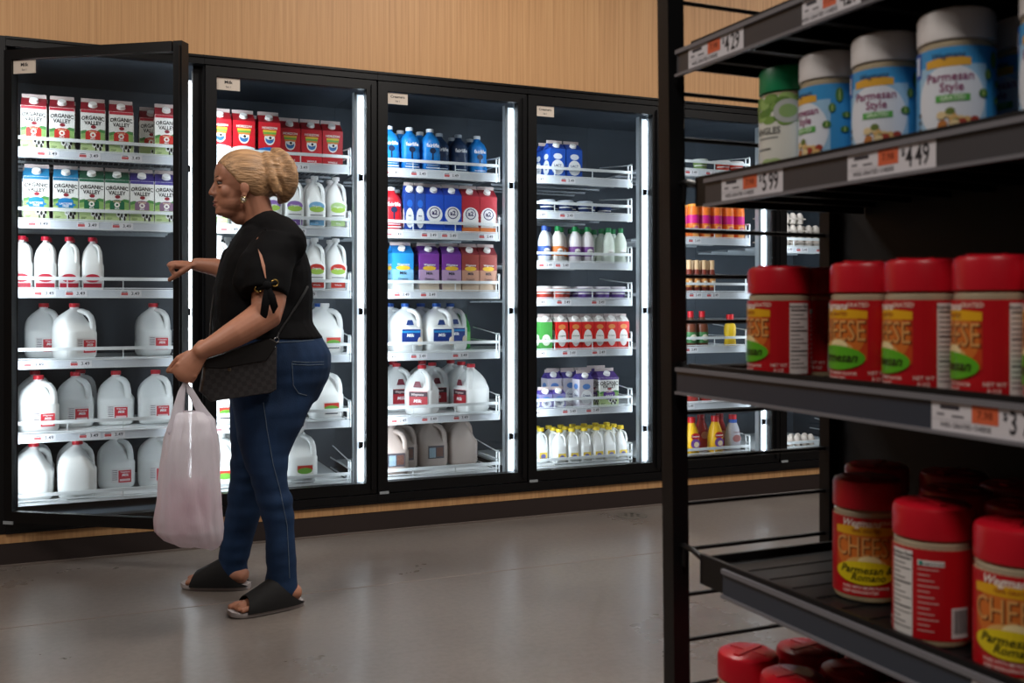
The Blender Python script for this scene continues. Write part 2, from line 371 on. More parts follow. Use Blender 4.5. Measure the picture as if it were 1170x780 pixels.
def bottle(name, desc, cat, secs, m, capr, capz, capcol, art=None, w=.1, caph=.016, n=28, square=False):
    b = MB()
    b.sloft([(z, x, x, y, e) for z, x, y, e in secs], m, n)
    parts = [(name, b.mesh(name, True, 50)), ('cap', cap_mesh(capr, capz, C(capcol, .35), caph))]
    if art:
        p = MB(); art(p); parts.append(('label', p.mesh('label', False)))
    return Proto(name, cat, desc, w, w, parts)
FB = [(0, .042, .042, 3.5), (.006, .047, .047, 3.5), (.09, .047, .047, 3.5), (.10, .044, .044, 3.2), (.112, .047, .047, 3.2), (.15, .046, .046, 3), (.172, .036, .036, 2.6), (.19, .02, .02, 2), (.196, .0165, .0165, 2), (.208, .0165, .0165, 2)]
def fair_art(col):
    def art(p):
        fn = front(.0475)
        p.ptext(fn, 'fairlife', 0, .13, .026, C('ffffff'), 3, .02); p.pell(fn, 0, .105, .016, .014, C('1a2a4a'), 2); p.prect(fn, -.004, .004, .06, .1, C('1a2a4a'), 3)
        p.prect(fn, -.035, .035, .018, .024, C('e0ecf4'), 2); p.prect(fn, -.03, .03, .032, .036, C('e0ecf4'), 2)
    return art
P['fl_blue'] = bottle('milk_bottle', 'bright blue milk bottle with white cap', 'milk bottle', FB, mat('blue_bottle', '1c84d8', .3), .0185, .2, 'f0f2f4', fair_art('1c7cc8'))
P['fl_dark'] = bottle('milk_bottle', 'dark navy milk bottle with white cap', 'milk bottle', FB, mat('navy_bottle', '1d3557', .3), .0185, .2, 'a8b0b8', fair_art('1c7cc8'))
P['fl_red'] = bottle('milk_bottle', 'red milk bottle with white cap', 'milk bottle', FB, mat('red_bottle', 'c8202c', .3), .0185, .2, 'f0f2f4', fair_art('c8202c'))
P['slim_blue'] = carton('milk_carton', 'narrow dark blue milk carton', '1a3a8c', cream_art('2a6ad0', 'Milk'), body='23489c', w=.05)
SB = [(0, .03, .03, 2), (.004, .034, .034, 2), (.11, .034, .034, 2), (.14, .026, .026, 2), (.162, .014, .014, 2), (.172, .013, .013, 2)]
def wrap(r, z0, z1, c, extra=None):
    def art(p):
        fn = cyl(r); p.prect(fn, -PI*r, PI*r, z0, z1, C(c), 1, 24)
        if extra: extra(p, fn)
    return art
for key, col, capc, lab, d in (('sm_orange', 'e8e2da', '1f8a4c', 'e07a34', 'orange label, green cap'), ('sm_purple', 'e4dfe2', '1f8a4c', '7c4a94', 'purple label, green cap'), ('sm_green', 'd8e2d6', '22804a', 'dfe8dc', 'white label, green cap'), ('sm_navy', 'dfe4ee', '3a5aa8', '3a5aa8', 'navy label, blue cap')):
    P[key] = bottle('creamer_bottle', 'creamer bottle, ' + d, 'creamer', SB, C(col, .3), .0155, .165, capc, wrap(.0345, .035, .085, lab, lambda p, fn: (p.pell(fn, 0, .06, .018, .014, C('f4f2ee'), 2), p.ptext(fn, 'Creamer', 0, .06, .01, INK, 4, .01))), w=.07, caph=.024)
P['red_cart'] = carton('creamer_carton', 'red creamer carton with white panel', 'd8d4d0', lambda p, fn, w, h: (p.pell(fn, 0, h*.42, w*.36, h*.30, C('f0ecea'), 2), p.pell(fn, 0, h*.82, w*.3, h*.09, C('e08a4a'), 2), p.ptext(fn, 'Creamer', 0, h*.5, w*.17, C('3a6a4a'), 4, .01)), body='d42a26', w=.068, h=.145, gh=.025, cap='e8e6e2')
P['green_cart'] = carton('creamer_carton', 'green creamer bottle carton', 'd8d4d0', lambda p, fn, w, h: (p.pell(fn, 0, h*.36, w*.36, h*.2, C('e4ead8'), 2), p.ptext(fn, 'Oat', 0, h*.36, w*.26, C('2a5a3a'), 4, .01)), body='4a9a48', w=.068, h=.145, gh=.025)
P['purple_bot'] = bottle('creamer_bottle', 'purple creamer bottle with red cap', 'creamer', SB, C('52307a', .3), .0155, .165, 'b02038', wrap(.0345, .05, .1, '6a4a98', lambda p, fn: p.pell(fn, 0, .075, .02, .018, C('d8a8b4'), 2)), w=.07, caph=.02)
P['green_juice'] = bottle('juice_bottle', 'green juice bottle', 'juice', SB, C('3e9a48', .3), .0155, .165, '2a6a34', wrap(.0345, .04, .09, '7ac06a'), w=.07)
P['orange_can'] = bottle('creamer_bottle', 'orange bottle with magenta band', 'creamer', [(0, .031, .031, 2), (.004, .0335, .0335, 2), (.15, .0335, .0335, 2), (.18, .030, .030, 2)], C('e8742a', .35), .0305, .178, 'f09a3a', wrap(.0338, .085, .13, 'c8187c', lambda p, fn: (p.prect(fn, -.022, .022, .01, .075, C('f0a860'), 2, 6), p.pell(fn, 0, .05, .016, .02, C('c86a8a'), 3))), w=.069, caph=.012)
P['tan_bot'] = bottle('sauce_bottle', 'slim brown bottle with tan cap', 'bottle', [(0, .019, .019, 2), (.003, .021, .021, 2), (.10, .021, .021, 2), (.13, .015, .015, 2)], C('7a2f22', .35), .0155, .128, 'd8b48a', wrap(.0213, .03, .08, 'c88a4a', lambda p, fn: p.prect(fn, -.012, .012, .04, .065, C('f0e0c8'), 2, 4)), w=.045, caph=.05)
P['red_sauce'] = bottle('sauce_bottle', 'dark sauce bottle with red cap', 'bottle', SB, C('6a3a28', .3), .017, .162, 'c8202c', wrap(.0345, .02, .08, '3f7a48', lambda p, fn: p.pell(fn, 0, .05, .02, .018, C('e0d8c0'), 2)), w=.07, caph=.032)
P['mustard'] = bottle('juice_bottle', 'yellow juice bottle with red cap', 'juice', [(0, .03, .03, 2), (.004, .034, .034, 2), (.05, .03, .03, 2), (.075, .034, .034, 2), (.11, .033, .033, 2), (.135, .02, .02, 2), (.15, .018, .018, 2)], C('e8c02c', .3), .021, .14, 'd01c24', wrap(.0305, .045, .06, 'e0d060'), w=.07, caph=.035)
CB = [(0, .035, .035, 2.4), (.006, .042, .04, 2.4), (.08, .042, .04, 2.4), (.13, .034, .034, 2.2), (.165, .021, .021, 2), (.18, .02, .02, 2)]
P['cm_yellow'] = bottle('creamer_bottle', 'yellow creamer bottle with red cap', 'creamer', CB, C('e8b41c', .35), .022, .172, 'c81c26', lambda p: (p.pell(front(.041), 0, .10, .028, .018, C('c8242c'), 1), p.pell(front(.041), 0, .06, .03, .026, C('7a4aa0'), 2), p.ptext(front(.041), 'Creamer', 0, .1, .014, C('ffffff'), 4, .02), p.pell(front(.041), .006, .055, .016, .015, C('f0d8b0'), 4)), w=.088, caph=.03)
P['cm_red'] = bottle('creamer_bottle', 'red creamer bottle', 'creamer', CB, C('b02a26', .35), .022, .172, '8a1a20', lambda p: (p.pell(front(.041), 0, .09, .028, .02, C('e0a08a'), 1),), w=.088, caph=.03)
P['cm_grey'] = bottle('creamer_bottle', 'grey creamer bottle, blue collar', 'creamer', CB, C('a8a6ac', .35), .022, .18, 'c0202c', lambda p: (p.lathe([(.0225, .160), (.024, .163), (.0235, .178), (.021, .18)], C('2a58b0'), 20), p.pell(front(.041), 0, .075, .028, .02, C('8a4a48'), 1), p.ptext(front(.041), 'Creamer', 0, .11, .014, C('6a2a30'), 4, .02)), w=.088, caph=.024)
P['red_cap_bot'] = bottle('juice_bottle', 'juice bottle with wide red cap', 'juice', SB, C('a83028', .3), .019, .162, 'd0202c', None, w=.07, caph=.03)
def tub(desc, lid, side):
    b = MB().lathe([(.032, 0), (.034, .004), (.041, .058)], C(side), 24)
    l = MB().lathe([(.043, .057), (.043, .066), (.04, .068), (.03, .068)], C(lid), 24)
    p = MB(); p.prect(lambda u, v, k: ((.0378+OFF*k)*math.sin(u/.038), -(.0378+OFF*k)*math.cos(u/.038), v), -.06, .06, .028, .034, C('f0eee8'), 2, 12)
    return Proto('dairy_tub', 'tub', desc, .088, .088, [('dairy_tub', b.mesh('dairy_tub')), ('lid', l.mesh('lid')), ('label', p.mesh('label', False))])
P['tub_blue'] = tub('small navy tub with pale lid', 'b8c0cc', '24386c')
P['tub_red'] = tub('small red tub with white lid', 'e8e4e2', 'd04a3a')
P['tub_green'] = tub('small clear tub with green label', 'cfd6d2', '7f9a5c')
P['tub_purple'] = tub('small purple tub with white lid', 'e0dce4', '6a4a98')
def egg_carton(flip=False):
    b = MB(); m = mat('pulp_grey', 'b8aca2', .9, var=.1, vscale=80)
    W, D = .30, .105
    b.box(-W/2, W/2, -D/2, D/2, .026, .034, m)
    for i in range(6):
        for j in range(2):
            cx = -W/2 + W*(i+.5)/6; cy = -D/2 + D*(j+.5)/2
            b.lathe([(.012, 0), (.02, .004), (.0245, .03)], m, 12, cx, cy)
            b.lathe([(.0245, .032), (.021, .05), (.012, .064), (.006, .067)], m, 12, cx, cy)
    return Proto('egg_carton', 'egg carton', 'grey pulp egg carton', W, D, [('egg_carton', b.mesh('egg_carton', True, 50))])
P['eggs'] = egg_carton()

# ------------------------------------------------------------------ room
def stripes_wall():
    m = bpy.data.materials.new('tan_striated_panel'); m.use_nodes = True; nt = m.node_tree; b = nt.nodes['Principled BSDF']; L = nt.links
    tc = nt.nodes.new('ShaderNodeTexCoord'); mp = nt.nodes.new('ShaderNodeMapping'); mp.inputs['Scale'].default_value = (70, 70, .9)
    L.new(tc.outputs['Object'], mp.inputs[0])
    n = nt.nodes.new('ShaderNodeTexNoise'); n.inputs['Scale'].default_value = 1; n.inputs['Detail'].default_value = 6; n.inputs['Roughness'].default_value = .7
    L.new(mp.outputs[0], n.inputs['Vector'])
    r = nt.nodes.new('ShaderNodeValToRGB'); e = r.color_ramp.elements
    e[0].position = .3; e[0].color = lin('ae8156'); e[1].position = .72; e[1].color = lin('d1a574')
    k = e.new(.5); k.color = lin('c49565')
    L.new(n.outputs['Fac'], r.inputs[0]); L.new(r.outputs[0], b.inputs['Base Color']); b.inputs['Roughness'].default_value = .55
    bp = nt.nodes.new('ShaderNodeBump'); bp.inputs['Strength'].default_value = .15; bp.inputs['Distance'].default_value = .003
    L.new(n.outputs['Fac'], bp.inputs['Height']); L.new(bp.outputs[0], b.inputs['Normal'])
    return m
TAN = stripes_wall()
def concrete():
    m = bpy.data.materials.new('polished_concrete'); m.use_nodes = True; nt = m.node_tree; b = nt.nodes['Principled BSDF']; L = nt.links
    tc = nt.nodes.new('ShaderNodeTexCoord')
    def nz(s, d, r=.6):
        n = nt.nodes.new('ShaderNodeTexNoise'); n.inputs['Scale'].default_value = s; n.inputs['Detail'].default_value = d; n.inputs['Roughness'].default_value = r
        L.new(tc.outputs['Object'], n.inputs['Vector']); return n
    n1 = nz(1.3, 6); n2 = nz(45, 4)
    r1 = nt.nodes.new('ShaderNodeValToRGB'); e = r1.color_ramp.elements
    e[0].position = .3; e[0].color = lin('655d58'); e[1].position = .7; e[1].color = lin('7f7771')
    L.new(n1.outputs['Fac'], r1.inputs[0])
    mx = nt.nodes.new('ShaderNodeMix'); mx.data_type = 'RGBA'; mx.blend_type = 'MULTIPLY'; mx.inputs[0].default_value = .55
    r2 = nt.nodes.new('ShaderNodeValToRGB'); r2.color_ramp.elements[0].position = .35; r2.color_ramp.elements[0].color = (.72, .72, .72, 1); r2.color_ramp.elements[1].position = .6
    L.new(n2.outputs['Fac'], r2.inputs[0]); L.new(r1.outputs[0], mx.inputs[6]); L.new(r2.outputs[0], mx.inputs[7]); L.new(mx.outputs[2], b.inputs['Base Color'])
    r3 = nt.nodes.new('ShaderNodeMapRange'); r3.inputs[3].default_value = .2; r3.inputs[4].default_value = .4
    L.new(n1.outputs['Fac'], r3.inputs[0]); L.new(r3.outputs[0], b.inputs['Roughness']); b.inputs['Specular IOR Level'].default_value = .5
    return m
def struct(name, mb, label=None): return tag(mb.obj(name, None, False), label, None, None, 'structure')
X0, X1, Y0 = -3.2, 7.6, -3.4
struct('floor', MB().box(X0, X1, Y0, 6.2, -.1, 0, concrete()), 'polished grey-brown concrete floor')
struct('ceiling', MB().box(X0, X1, Y0, 6.2, 3.4, 3.5, mat('ceiling_paint', '6a645e', .9)))
struct('wall_back', MB().box(X0, X1, YW, YW+.12, 2.121, 3.4, TAN), 'tan striated panel wall above the coolers')
struct('trim_1', MB().box(X0, X1, YW-.004, YW+.03, .0925, .1295, TAN), 'tan trim strip under the coolers')
struct('baseboard_back', MB().box(X0, X1, YW-.002, YW+.03, .008, .0925, mat('brown_base', '2f2523', .55)).box(X0, X1, YW-.012, YW+.03, 0, .008, mat('base_caulk', '6f645e', .7)), 'dark brown base under the coolers')
WALLP = mat('store_wall_paint', '5e564e', .9)
struct('wall_left', MB().box(X0-.1, X0, Y0, 6.2, 0, 3.4, WALLP)); struct('wall_right', MB().box(X1, X1+.1, Y0, 6.2, 0, 3.4, WALLP))
struct('wall_front', MB().box(X0, X1, Y0-.1, Y0, 0, 3.4, WALLP)); struct('wall_rear', MB().box(X0, X1, 6.2, 6.3, 0, 3.4, WALLP))
struct('wall_side', MB().box(4.32, X1, YW, YW+.1, .131, 2.119, TAN), 'tan panel beyond the last cooler')
struct('trim_3', MB().box(-.35, -.2705, YW-.006, YW+.1, .131, 2.119, BLACK), 'black cooler frame edge at the far left')
struct('wall_panel', MB().box(X0, -.351, YW, YW+.1, .131, 2.119, TAN), 'tan panel left of the coolers')
struct('trim_2', MB().box(X0, X1, 3.605, 3.612, .0, .0012, mat('floor_joint', '8a807a', .6)), 'pale sawn joint line in the concrete floor')

# ------------------------------------------------------------------ coolers
BX = [-.27, .495, 1.26, 2.02, 2.785, 3.55, 4.315]
ZS = [.205, .49, .797, 1.095, 1.385, 1.68]
SHELF = [ZS, ZS, ZS, [.205, .495, .797, 1.059, 1.249, 1.506, 1.687], [.205, .492, .80, 1.098, 1.396, 1.77], [.205, .55, .95, 1.362, 1.74]]
DECK = .014
BAY = ['open cooler', 'second cooler', 'third cooler', 'fourth cooler', 'fifth cooler', 'sixth cooler']
BAYL = ['black-framed cooler with its glass door swung open, nearest the left edge', 'closed black-framed cooler directly behind the woman', 'closed cooler with blue bottles on its top shelf', 'closed cooler with yellow-capped bottles on its bottom shelf', 'closed cooler seen through the end of the black shelf rack', 'cooler with egg cartons, last seen past the rack']
SIGNT = ['Milk', 'Milk', 'Creamers', 'Creamers', 'Eggs', 'Eggs']
def make_door(b, parent, x0, x1, opened):
    w = x1 - x0; z0, z1 = .178, (2.062 if opened else 2.077); t = .045; fw = .046
    root_loc = (x0 + (-.012 if opened else .004), YW - .002, 0)
    W = w - .008 + (.024 if opened else 0); fr = fw
    if opened: t, fw, fr = .03, .042, .036
    f = MB()
    f.box(0, fw, -t*.0, t, z0, z1, BLACKF); f.box(W-fr, W, 0, t + (.022 if opened else 0), z0, z1, BLACKF)
    f.box(fw, W-fw, 0, t, z0, z0+fw+.002, BLACKF); f.box(fw, W-fw, 0, t, z1-fw+.004, z1, BLACKF)
    f.box(W-fw*.55, W-fw*.1, -.012, 0, z0+.02, z1-.02, BLACK)     # long pull handle rail on the free edge
    if opened:
        f.box(W-fr-.01, W-fr, t, t+.012, z0+.03, z1-.03, BLACK)
    d = f.obj('door', parent, True, 30); d.location = root_loc
    MB().box(fw-.004, W-fr+.004, .016, .022, z0+fw-.004, z1-fw+.008, GLASSO if opened else GLASS).obj('glass_pane', d, False)
    sg = MB(); sx, sz = fw + .001, z1 - fw - .0
    sg.box(sx, sx+.098, .010, .0135, sz-.052, sz, SIGN)
    fn = lambda u, v, l: (u, .010 - OFF*l, v)
    sg.ptext(fn, SIGNT[b], sx+.049, sz-.018, .02 if len(SIGNT[b]) < 6 else .017, INK, 2, .02); sg.ptext(fn, 'Set 1', sx+.049, sz-.038, .011, INK, 2, .01)
    sg.obj('door_sign', d, False)
    MB().box(.006, .05, -.004, .0, z0-.006, z0+.006, GALV).obj('hinge', d, False)
    if opened: d.rotation_euler = (0, 0, -math.radians(34.5))
    return d
TAGM = MB()
fnT = lambda u, v, l: (u, -OFF*l, v)
TAGM.prect(fnT, 0, .085, 0, .026, C('e9e9ee'), 1); TAGM.prect(fnT, .003, .03, .006, .017, C('c85a5e'), 2); TAGM.prect(fnT, .005, .028, .019, .022, C('50505a'), 2)
TAGM.ptext(fnT, '3.49', .06, .013, .02, C('33343c'), 2, .01)
TAGME = TAGM.mesh('price_tag', False)
def deckY(): return YW + .10
for b in range(6):
    x0, x1 = BX[b]+.0006, BX[b+1]-.0006
    c = thing('display_cooler', BAYL[b], 'display cooler', ((x0+x1)/2, YW, 0), 0, 'row of glass-door coolers')
    ox = (x0+x1)/2
    class LocMB(MB):
        def obj(s, name, parent=None, smooth=True, ang=38, loc=None, _ox=ox):
            s.v = [p - Vector((_ox, YW, 0)) for p in s.v]; return MB.obj(s, name, parent, smooth, ang, loc)
    f = LocMB()
    f.box(x0, x1, YW-.006, YW+.05, .1305, .174, BLACK); f.box(x0, x1, YW-.006, YW+.05, 2.081, 2.119, BLACK)
    f.box(x0, x1, YW-.012, YW-.004, 2.109, 2.119, BLACK); f.box(x0, x1, YW-.012, YW-.004, .1305, .137, BLACK)
    f.box(x0, x0+.003, YW+.01, YW+.05, .174, 2.081, BLACK); f.box(x1-.003, x1, YW+.01, YW+.05, .174, 2.081, BLACK)
    f.box(x0, x0+.042, YW+.046, YW+.056, .174, 2.081, BLACK); f.box(x1-.042, x1, YW+.046, YW+.056, .174, 2.081, BLACK)
    f.obj('frame', c, False)
    l = LocMB()
    l.box(x0, x1, YW+.82, YW+.84, .15, 2.1, LINER); l.box(x0, x1, YW+.05, YW+.82, .15, .17, LINER); l.box(x0, x1, YW+.05, YW+.82, 2.1, 2.115, LINER)
    if b == 0: l.box(x0-.02, x0, YW+.05, YW+.84, .15, 2.115, LINER)
    if b == 5: l.box(x1, x1+.02, YW+.05, YW+.84, .15, 2.115, LINER)
    l.obj('liner', c, False)
    st = LocMB(); st.box(x1-.092, x1-.078, YW+.062, YW+.095, .2, 2.03, GALV); st.box(x1-.046, x1-.042, YW+.05, YW+.075, .2, 2.06, GALV)
    for k in range(3): st.box(x1-.07, x1-.05, YW+.056, YW+.062, .38+.62*k, .41+.62*k, BLACK)
    st.obj('upright', c, False)
    ls = LocMB(); ls.box(x1-.078, x1-.046, YW+.064, YW+.074, .215, 2.02, LED); ls.obj('light_strip', c, False)
    make_door(b, c, x0, x1, b == 0).location -= Vector((ox, YW, 0))
    yf, yb = YW+.155, YW+.80
    for i, z in enumerate(SHELF[b]):
        sx0, sx1 = x0+.004, x1-.1
        s = LocMB(); zt = z+DECK
        low = (z < .85)
        if low: s.box(sx0, sx1, yf, yb, zt-.012, zt-.001, WHITEM)
        else:
            for k in range(30):
                xx = sx0 + (sx1-sx0)*k/29; s.box(xx-.0022, xx+.0022, yf, yb, zt-.006, zt-.001, GALV)
            for yy in (yf, yf+.16, yf+.33, yf+.5, yb-.01): s.box(sx0, sx1, yy, yy+.01, zt-.016, zt-.006, GALV)
        so = s.obj('shelf', c, False)
        if i > 0:
            p = LocMB(); p.box(sx0, sx1+.005, yf-.012, yf-.0005, z-.02, z+.017, PRICE); p.box(sx0, sx1+.005, yf-.0145, yf-.012, z+.013, z+.017, WHITEM); p.box(sx0, sx1+.005, yf-.0145, yf-.012, z-.02, z-.016, WHITEM)
            p.obj('price_strip', so, False)
            random.seed(b*17+i)
            for k in range(random.choice((2, 3, 3, 4))):
                tx = sx0 + .03 + (sx1-sx0-.13)*min(1, max(0, (k + random.uniform(.1, .6))/3.4))
                link('price_tag', TAGME, so, (tx-ox, yf-.0128-YW, z-.014))
        r = LocMB(); rz = z+.062 if i else z+.045; ya, yc = yf-.004, yf+.004
        r.box(sx0, sx1+.012, ya, yc, rz-.007, rz+.007, WHITEM); r.box(sx0, sx1+.012, ya+.001, yc-.001, z+.02, z+.024, WHITEM)
        for k in range(4):
            xx = sx0 + (sx1-sx0)*k/3; r.box(xx-.002, xx+.002, ya+.002, yc-.002, z, rz, WHITEM)
        r.obj('guard_rail', so, False)
        e = LocMB(); xe = sx1+.011
        for zz in (z+.012, z+.062): e.box(xe, xe+.005, yf-.006, yf+.4, zz, zz+.005, WHITEM)
        for yy in (yf-.006, yf+.03): e.box(xe, xe+.006, yy, yy+.006, z-.02, z+.105, WHITEM)
        e.box(xe, xe+.006, yf-.006, yf+.036, z+.1, z+.106, WHITEM); e.tube([(xe+.002, yf, z+.1), (xe+.002, yf+.35, z+.13)], .003, WHITEM, 6)
        e.obj('end_guard', so, False)

# ------------------------------------------------------------------ filling the shelves
ORD = ['first', 'second', 'third', 'fourth', 'fifth', 'sixth', 'seventh', 'eighth', 'ninth', 'tenth', 'eleventh', 'twelfth', 'thirteenth']
def sname(b, i):
    n = len(SHELF[b])
    if i == n-1: return 'top shelf'
    if i == 0: return 'bottom shelf'
    return ORD[n-1-i] + ' shelf'
def stock(b, top, rows):
    """top: shelf number counted from the top. rows: list of (distance behind the shelf front, [(px, product, turn)])."""
    n = len(SHELF[b]); i = n-1-top; z = SHELF[b][i]+DECK+.0005
    lo, hi = BX[b]+(.006 if b else .002), BX[b+1]-.093
    for k, (dy, items) in enumerate(rows):
        L = []
        for it in items:
            px, key = it[0], it[1]; rz = it[2] if len(it) > 2 else 0
            pr = P[key]; yc = YW+.165+dy+pr.d/2*(abs(math.cos(rz))+abs(math.sin(rz))*.99 if rz else 1)
            L.append([at(px, 300, yc).x, yc, pr, rz])
        L.sort(key=lambda q: q[0])
        def wid(q): return q[2].w*(abs(math.cos(q[3])) + abs(math.sin(q[3])))
        for _ in range(40):
            for q, r in zip(L, L[1:]):
                g = (wid(q)+wid(r))/2 + .0035 - (r[0]-q[0])
                if g > 0: q[0] -= g/2; r[0] += g/2
            if L[0][0] - wid(L[0])/2 < lo: L[0][0] = lo + wid(L[0])/2
            if L[-1][0] + wid(L[-1])/2 > hi: L[-1][0] = hi - wid(L[-1])/2
        for j, q in enumerate(L):
            rowt = ['front row', 'second row', 'third row', 'fourth row'][k]
            lab = '%s, %s from left, %s, %s, %s' % (q[2].desc, ORD[j], rowt, sname(b, i), BAY[b])
            w = lab.split()
            if len(w) > 16: lab = '%s, %s in %s, %s, %s' % (q[2].desc, ORD[j], rowt, sname(b, i), BAY[b])
            q[2].inst((q[0], q[1], z), q[3], lab, '%ss on the %s of the %s' % (q[2].name.replace('_', ' '), sname(b, i), BAY[b]))
R_ = math.radians
def same(key, pxs, rz=0): return [(p, key, rz) for p in pxs]
# open cooler
stock(0, 0, [(.0, same('ov_red', (39, 71, 106, 138, 196))), (.104, same('ov_red', (41, 73, 107, 139, 172)))])
stock(0, 1, [(.0, same('ov_blue', (42, 82)) + same('ov_green', (112, 142)) + same('ov_purple', (170, 199))), (.104, same('ov_blue', (40,)) + same('ov_green', (116, 145)) + same('ov_purple', (200,)))])
stock(0, 2, [(.01, same('half', (34, 55, 76, 97))), (.11, same('half', (36, 57, 78, 98)))])
stock(0, 3, [(.0, [(85, 'gallon', R_(28))]), (.22, [(50, 'gallon', 0), (188, 'gallon', R_(5))])])
stock(0, 4, [(.0, [(44, 'gallon', R_(8))]), (.17, [(89, 'gallon', 0), (133, 'gallon', R_(-6)), (184, 'gallon', 0)]), (.335, [(40, 'gallon', 0), (92, 'gallon', 0)])])
stock(0, 5, [(.0, [(41, 'gallon_plain', R_(85)), (86, 'gallon_plain', R_(88))]), (.17, [(45, 'gallon', 0), (88, 'gallon', 0), (148, 'gallon', R_(6)), (190, 'gallon', 0)])])
# second cooler
stock(1, 0, [(.0, same('hz_white', (250, 277)) + same('hz_blue', (306,))), (.11, same('hz_white', (256, 281)) + same('hz_red', (331, 356, 379)))])
stock(1, 1, [(.0, [(250, 'h_gre'), (275, 'h_gre'), (318, 'h_pur'), (343, 'h_pur'), (368, 'h_blu'), (393, 'h_gre')]), (.12, [(258, 'h_gre'), (345, 'h_pur'), (369, 'h_blu'), (394, 'h_gre')])])
stock(1, 2, [(.0, [(252, 'h_red'), (274, 'h_red'), (343, 'h_red'), (368, 'h_red'), (393, 'h_red')]), (.12, [(260, 'h_red'), (345, 'h_red'), (370, 'h_red'), (394, 'h_red')])])
stock(1, 3, [(.0, [(258, 'gal_rg'), (377, 'gal_rg', R_(10))]), (.2, [(260, 'gal_rg'), (355, 'gal_rg'), (398, 'gal_blue')])])
stock(1, 4, [(.0, [(254, 'gal_rg'), (372, 'gal_rg')]), (.17, [(255, 'gal_rg'), (360, 'gal_rg'), (400, 'gal_rg')])])
stock(1, 5, [(.0, [(252, 'gal_rg'), (342, 'gal_rg')]), (.17, [(255, 'gal_rg'), (335, 'gal_rg')])])
# third cooler
stock(2, 0, [(.0, [(448, 'fl_blue'), (464, 'fl_blue'), (491, 'fl_blue')]), (.1, [(447, 'fl_blue'), (470, 'fl_blue'), (489, 'fl_blue'), (513, 'fl_dark'), (533, 'fl_dark'), (562, 'fl_blue')]), (.2, same('fl_blue', (450, 470)) + same('fl_dark', (492, 516, 538, 560)))])
stock(2, 1, [(.0, [(453, 'fl_red'), (469, 'slim_blue'), (479, 'slim_blue'), (497, 'a2_blue'), (519, 'a2_blue'), (541, 'a2_red'), (562, 'a2_red')]), (.1, [(455, 'fl_red'), (472, 'slim_blue'), (482, 'slim_blue'), (499, 'a2_blue'), (520, 'a2_blue'), (542, 'a2_red')])])
stock(2, 2, [(.0, [(457, 'st_blue'), (487, 'st_purple'), (513, 'st_purple'), (535, 'st_brown'), (557, 'st_brown')]), (.11, [(458, 'st_blue'), (489, 'st_purple'), (514, 'st_purple'), (537, 'st_brown'), (560, 'st_brown')])])
stock(2, 3, [(.0, [(465, 'gal_blue'), (497, 'gal_blue')]), (.17, [(447, 'gal_blue'), (480, 'gal_blue'), (514, 'gal_blue')]), (.34, same('green_juice', (535, 545, 555, 565, 575))), (.42, same('green_juice', (525, 537, 548, 559, 570)))])
stock(2, 4, [(.0, [(482, 'gal_red', R_(-35)), (538, 'gal_red', R_(-70))]), (.22, [(453, 'gal_red'), (507, 'gal_red'), (555, 'gal_red')]), (.385, [(470, 'gal_red'), (500, 'gal_red'), (533, 'gal_red')])])
stock(2, 5, [(.0, [(447, 'choc')]), (.17, [(464, 'choc'), (522, 'choc'), (546, 'choc', R_(80))]), (.345, [(485, 'choc'), (508, 'choc'), (540, 'choc')])])
# fourth cooler
stock(3, 0, [(.0, same('lact', (633, 652))), (.095, same('lact', (624, 643)))])
stock(3, 1, [(.0, same('tub_blue', (625, 646, 668))), (.09, same('tub_blue', (630, 650, 672, 690))), (.18, same('tub_blue', (634, 654, 676, 698)))])
stock(3, 2, [(.0, [(622, 'sm_navy'), (637, 'sm_orange'), (657, 'sm_purple'), (671, 'sm_purple'), (698, 'sm_green'), (710, 'sm_green')]), (.08, [(626, 'sm_navy'), (641, 'sm_orange'), (660, 'sm_purple'), (684, 'sm_green'), (697, 'sm_green'), (713, 'sm_green')]), (.16, [(629, 'sm_navy'), (645, 'sm_orange'), (663, 'sm_orange'), (687, 'sm_green'), (700, 'sm_green'), (716, 'sm_green')])])
stock(3, 3, [(.0, same('tub_red', (622, 638)) + same('tub_purple', (668, 688, 708))), (.09, same('tub_red', (626, 643)) + same('tub_purple', (666, 690, 712))), (.18, same('tub_red', (630, 647)) + same('tub_purple', (670, 692, 714)))])
stock(3, 4, [(.0, [(621, 'green_cart'), (639, 'red_cart'), (656, 'red_cart'), (671, 'red_cart'), (685, 'red_cart'), (699, 'red_cart'), (714, 'red_cart')]), (.075, [(628, 'green_cart')] + same('red_cart', (643, 658, 673, 688, 702, 717)))])
stock(3, 5, [(.0, [(621, 'hh_small'), (636, 'hh_small'), (666, 'hh_purple'), (690, 'ov_half')]), (.12, [(630, 'hh_purple'), (648, 'hh_purple'), (668, 'hh_purple'), (715, 'purple_bot')]), (.21, [(632, 'hh_purple'), (650, 'hh_purple'), (670, 'hh_purple'), (690, 'ov_half')])])
stock(3, 6, [(.0, same('yellow', (640, 656, 671, 686, 701, 715))), (.075, same('yellow', (619, 633, 648, 663, 678, 693, 708))), (.15, same('yellow', (622, 637, 652, 668, 684, 698, 712)))])
# fifth cooler
stock(4, 0, [(.0, [(800, 'tub_green'), (838, 'tub_red'), (855, 'tub_red')])])
stock(4, 1, [(.0, same('orange_can', (792, 805, 818, 832, 847))), (.07, same('orange_can', (797, 810, 823, 836, 850)))])
stock(4, 2, [(.0, same('tan_bot', (788, 795, 804, 813))), (.06, same('tan_bot', (792, 800, 808)))])
stock(4, 3, [(.0, [(789, 'red_sauce'), (802, 'red_sauce'), (834, 'mustard')])])
stock(4, 4, [(.05, same('red_cap_bot', (791, 806, 823)))])
stock(4, 5, [(.0, [(790, 'cm_yellow'), (817, 'cm_yellow'), (837, 'cm_grey')]), (.095, [(801, 'cm_red'), (822, 'cm_red')])])
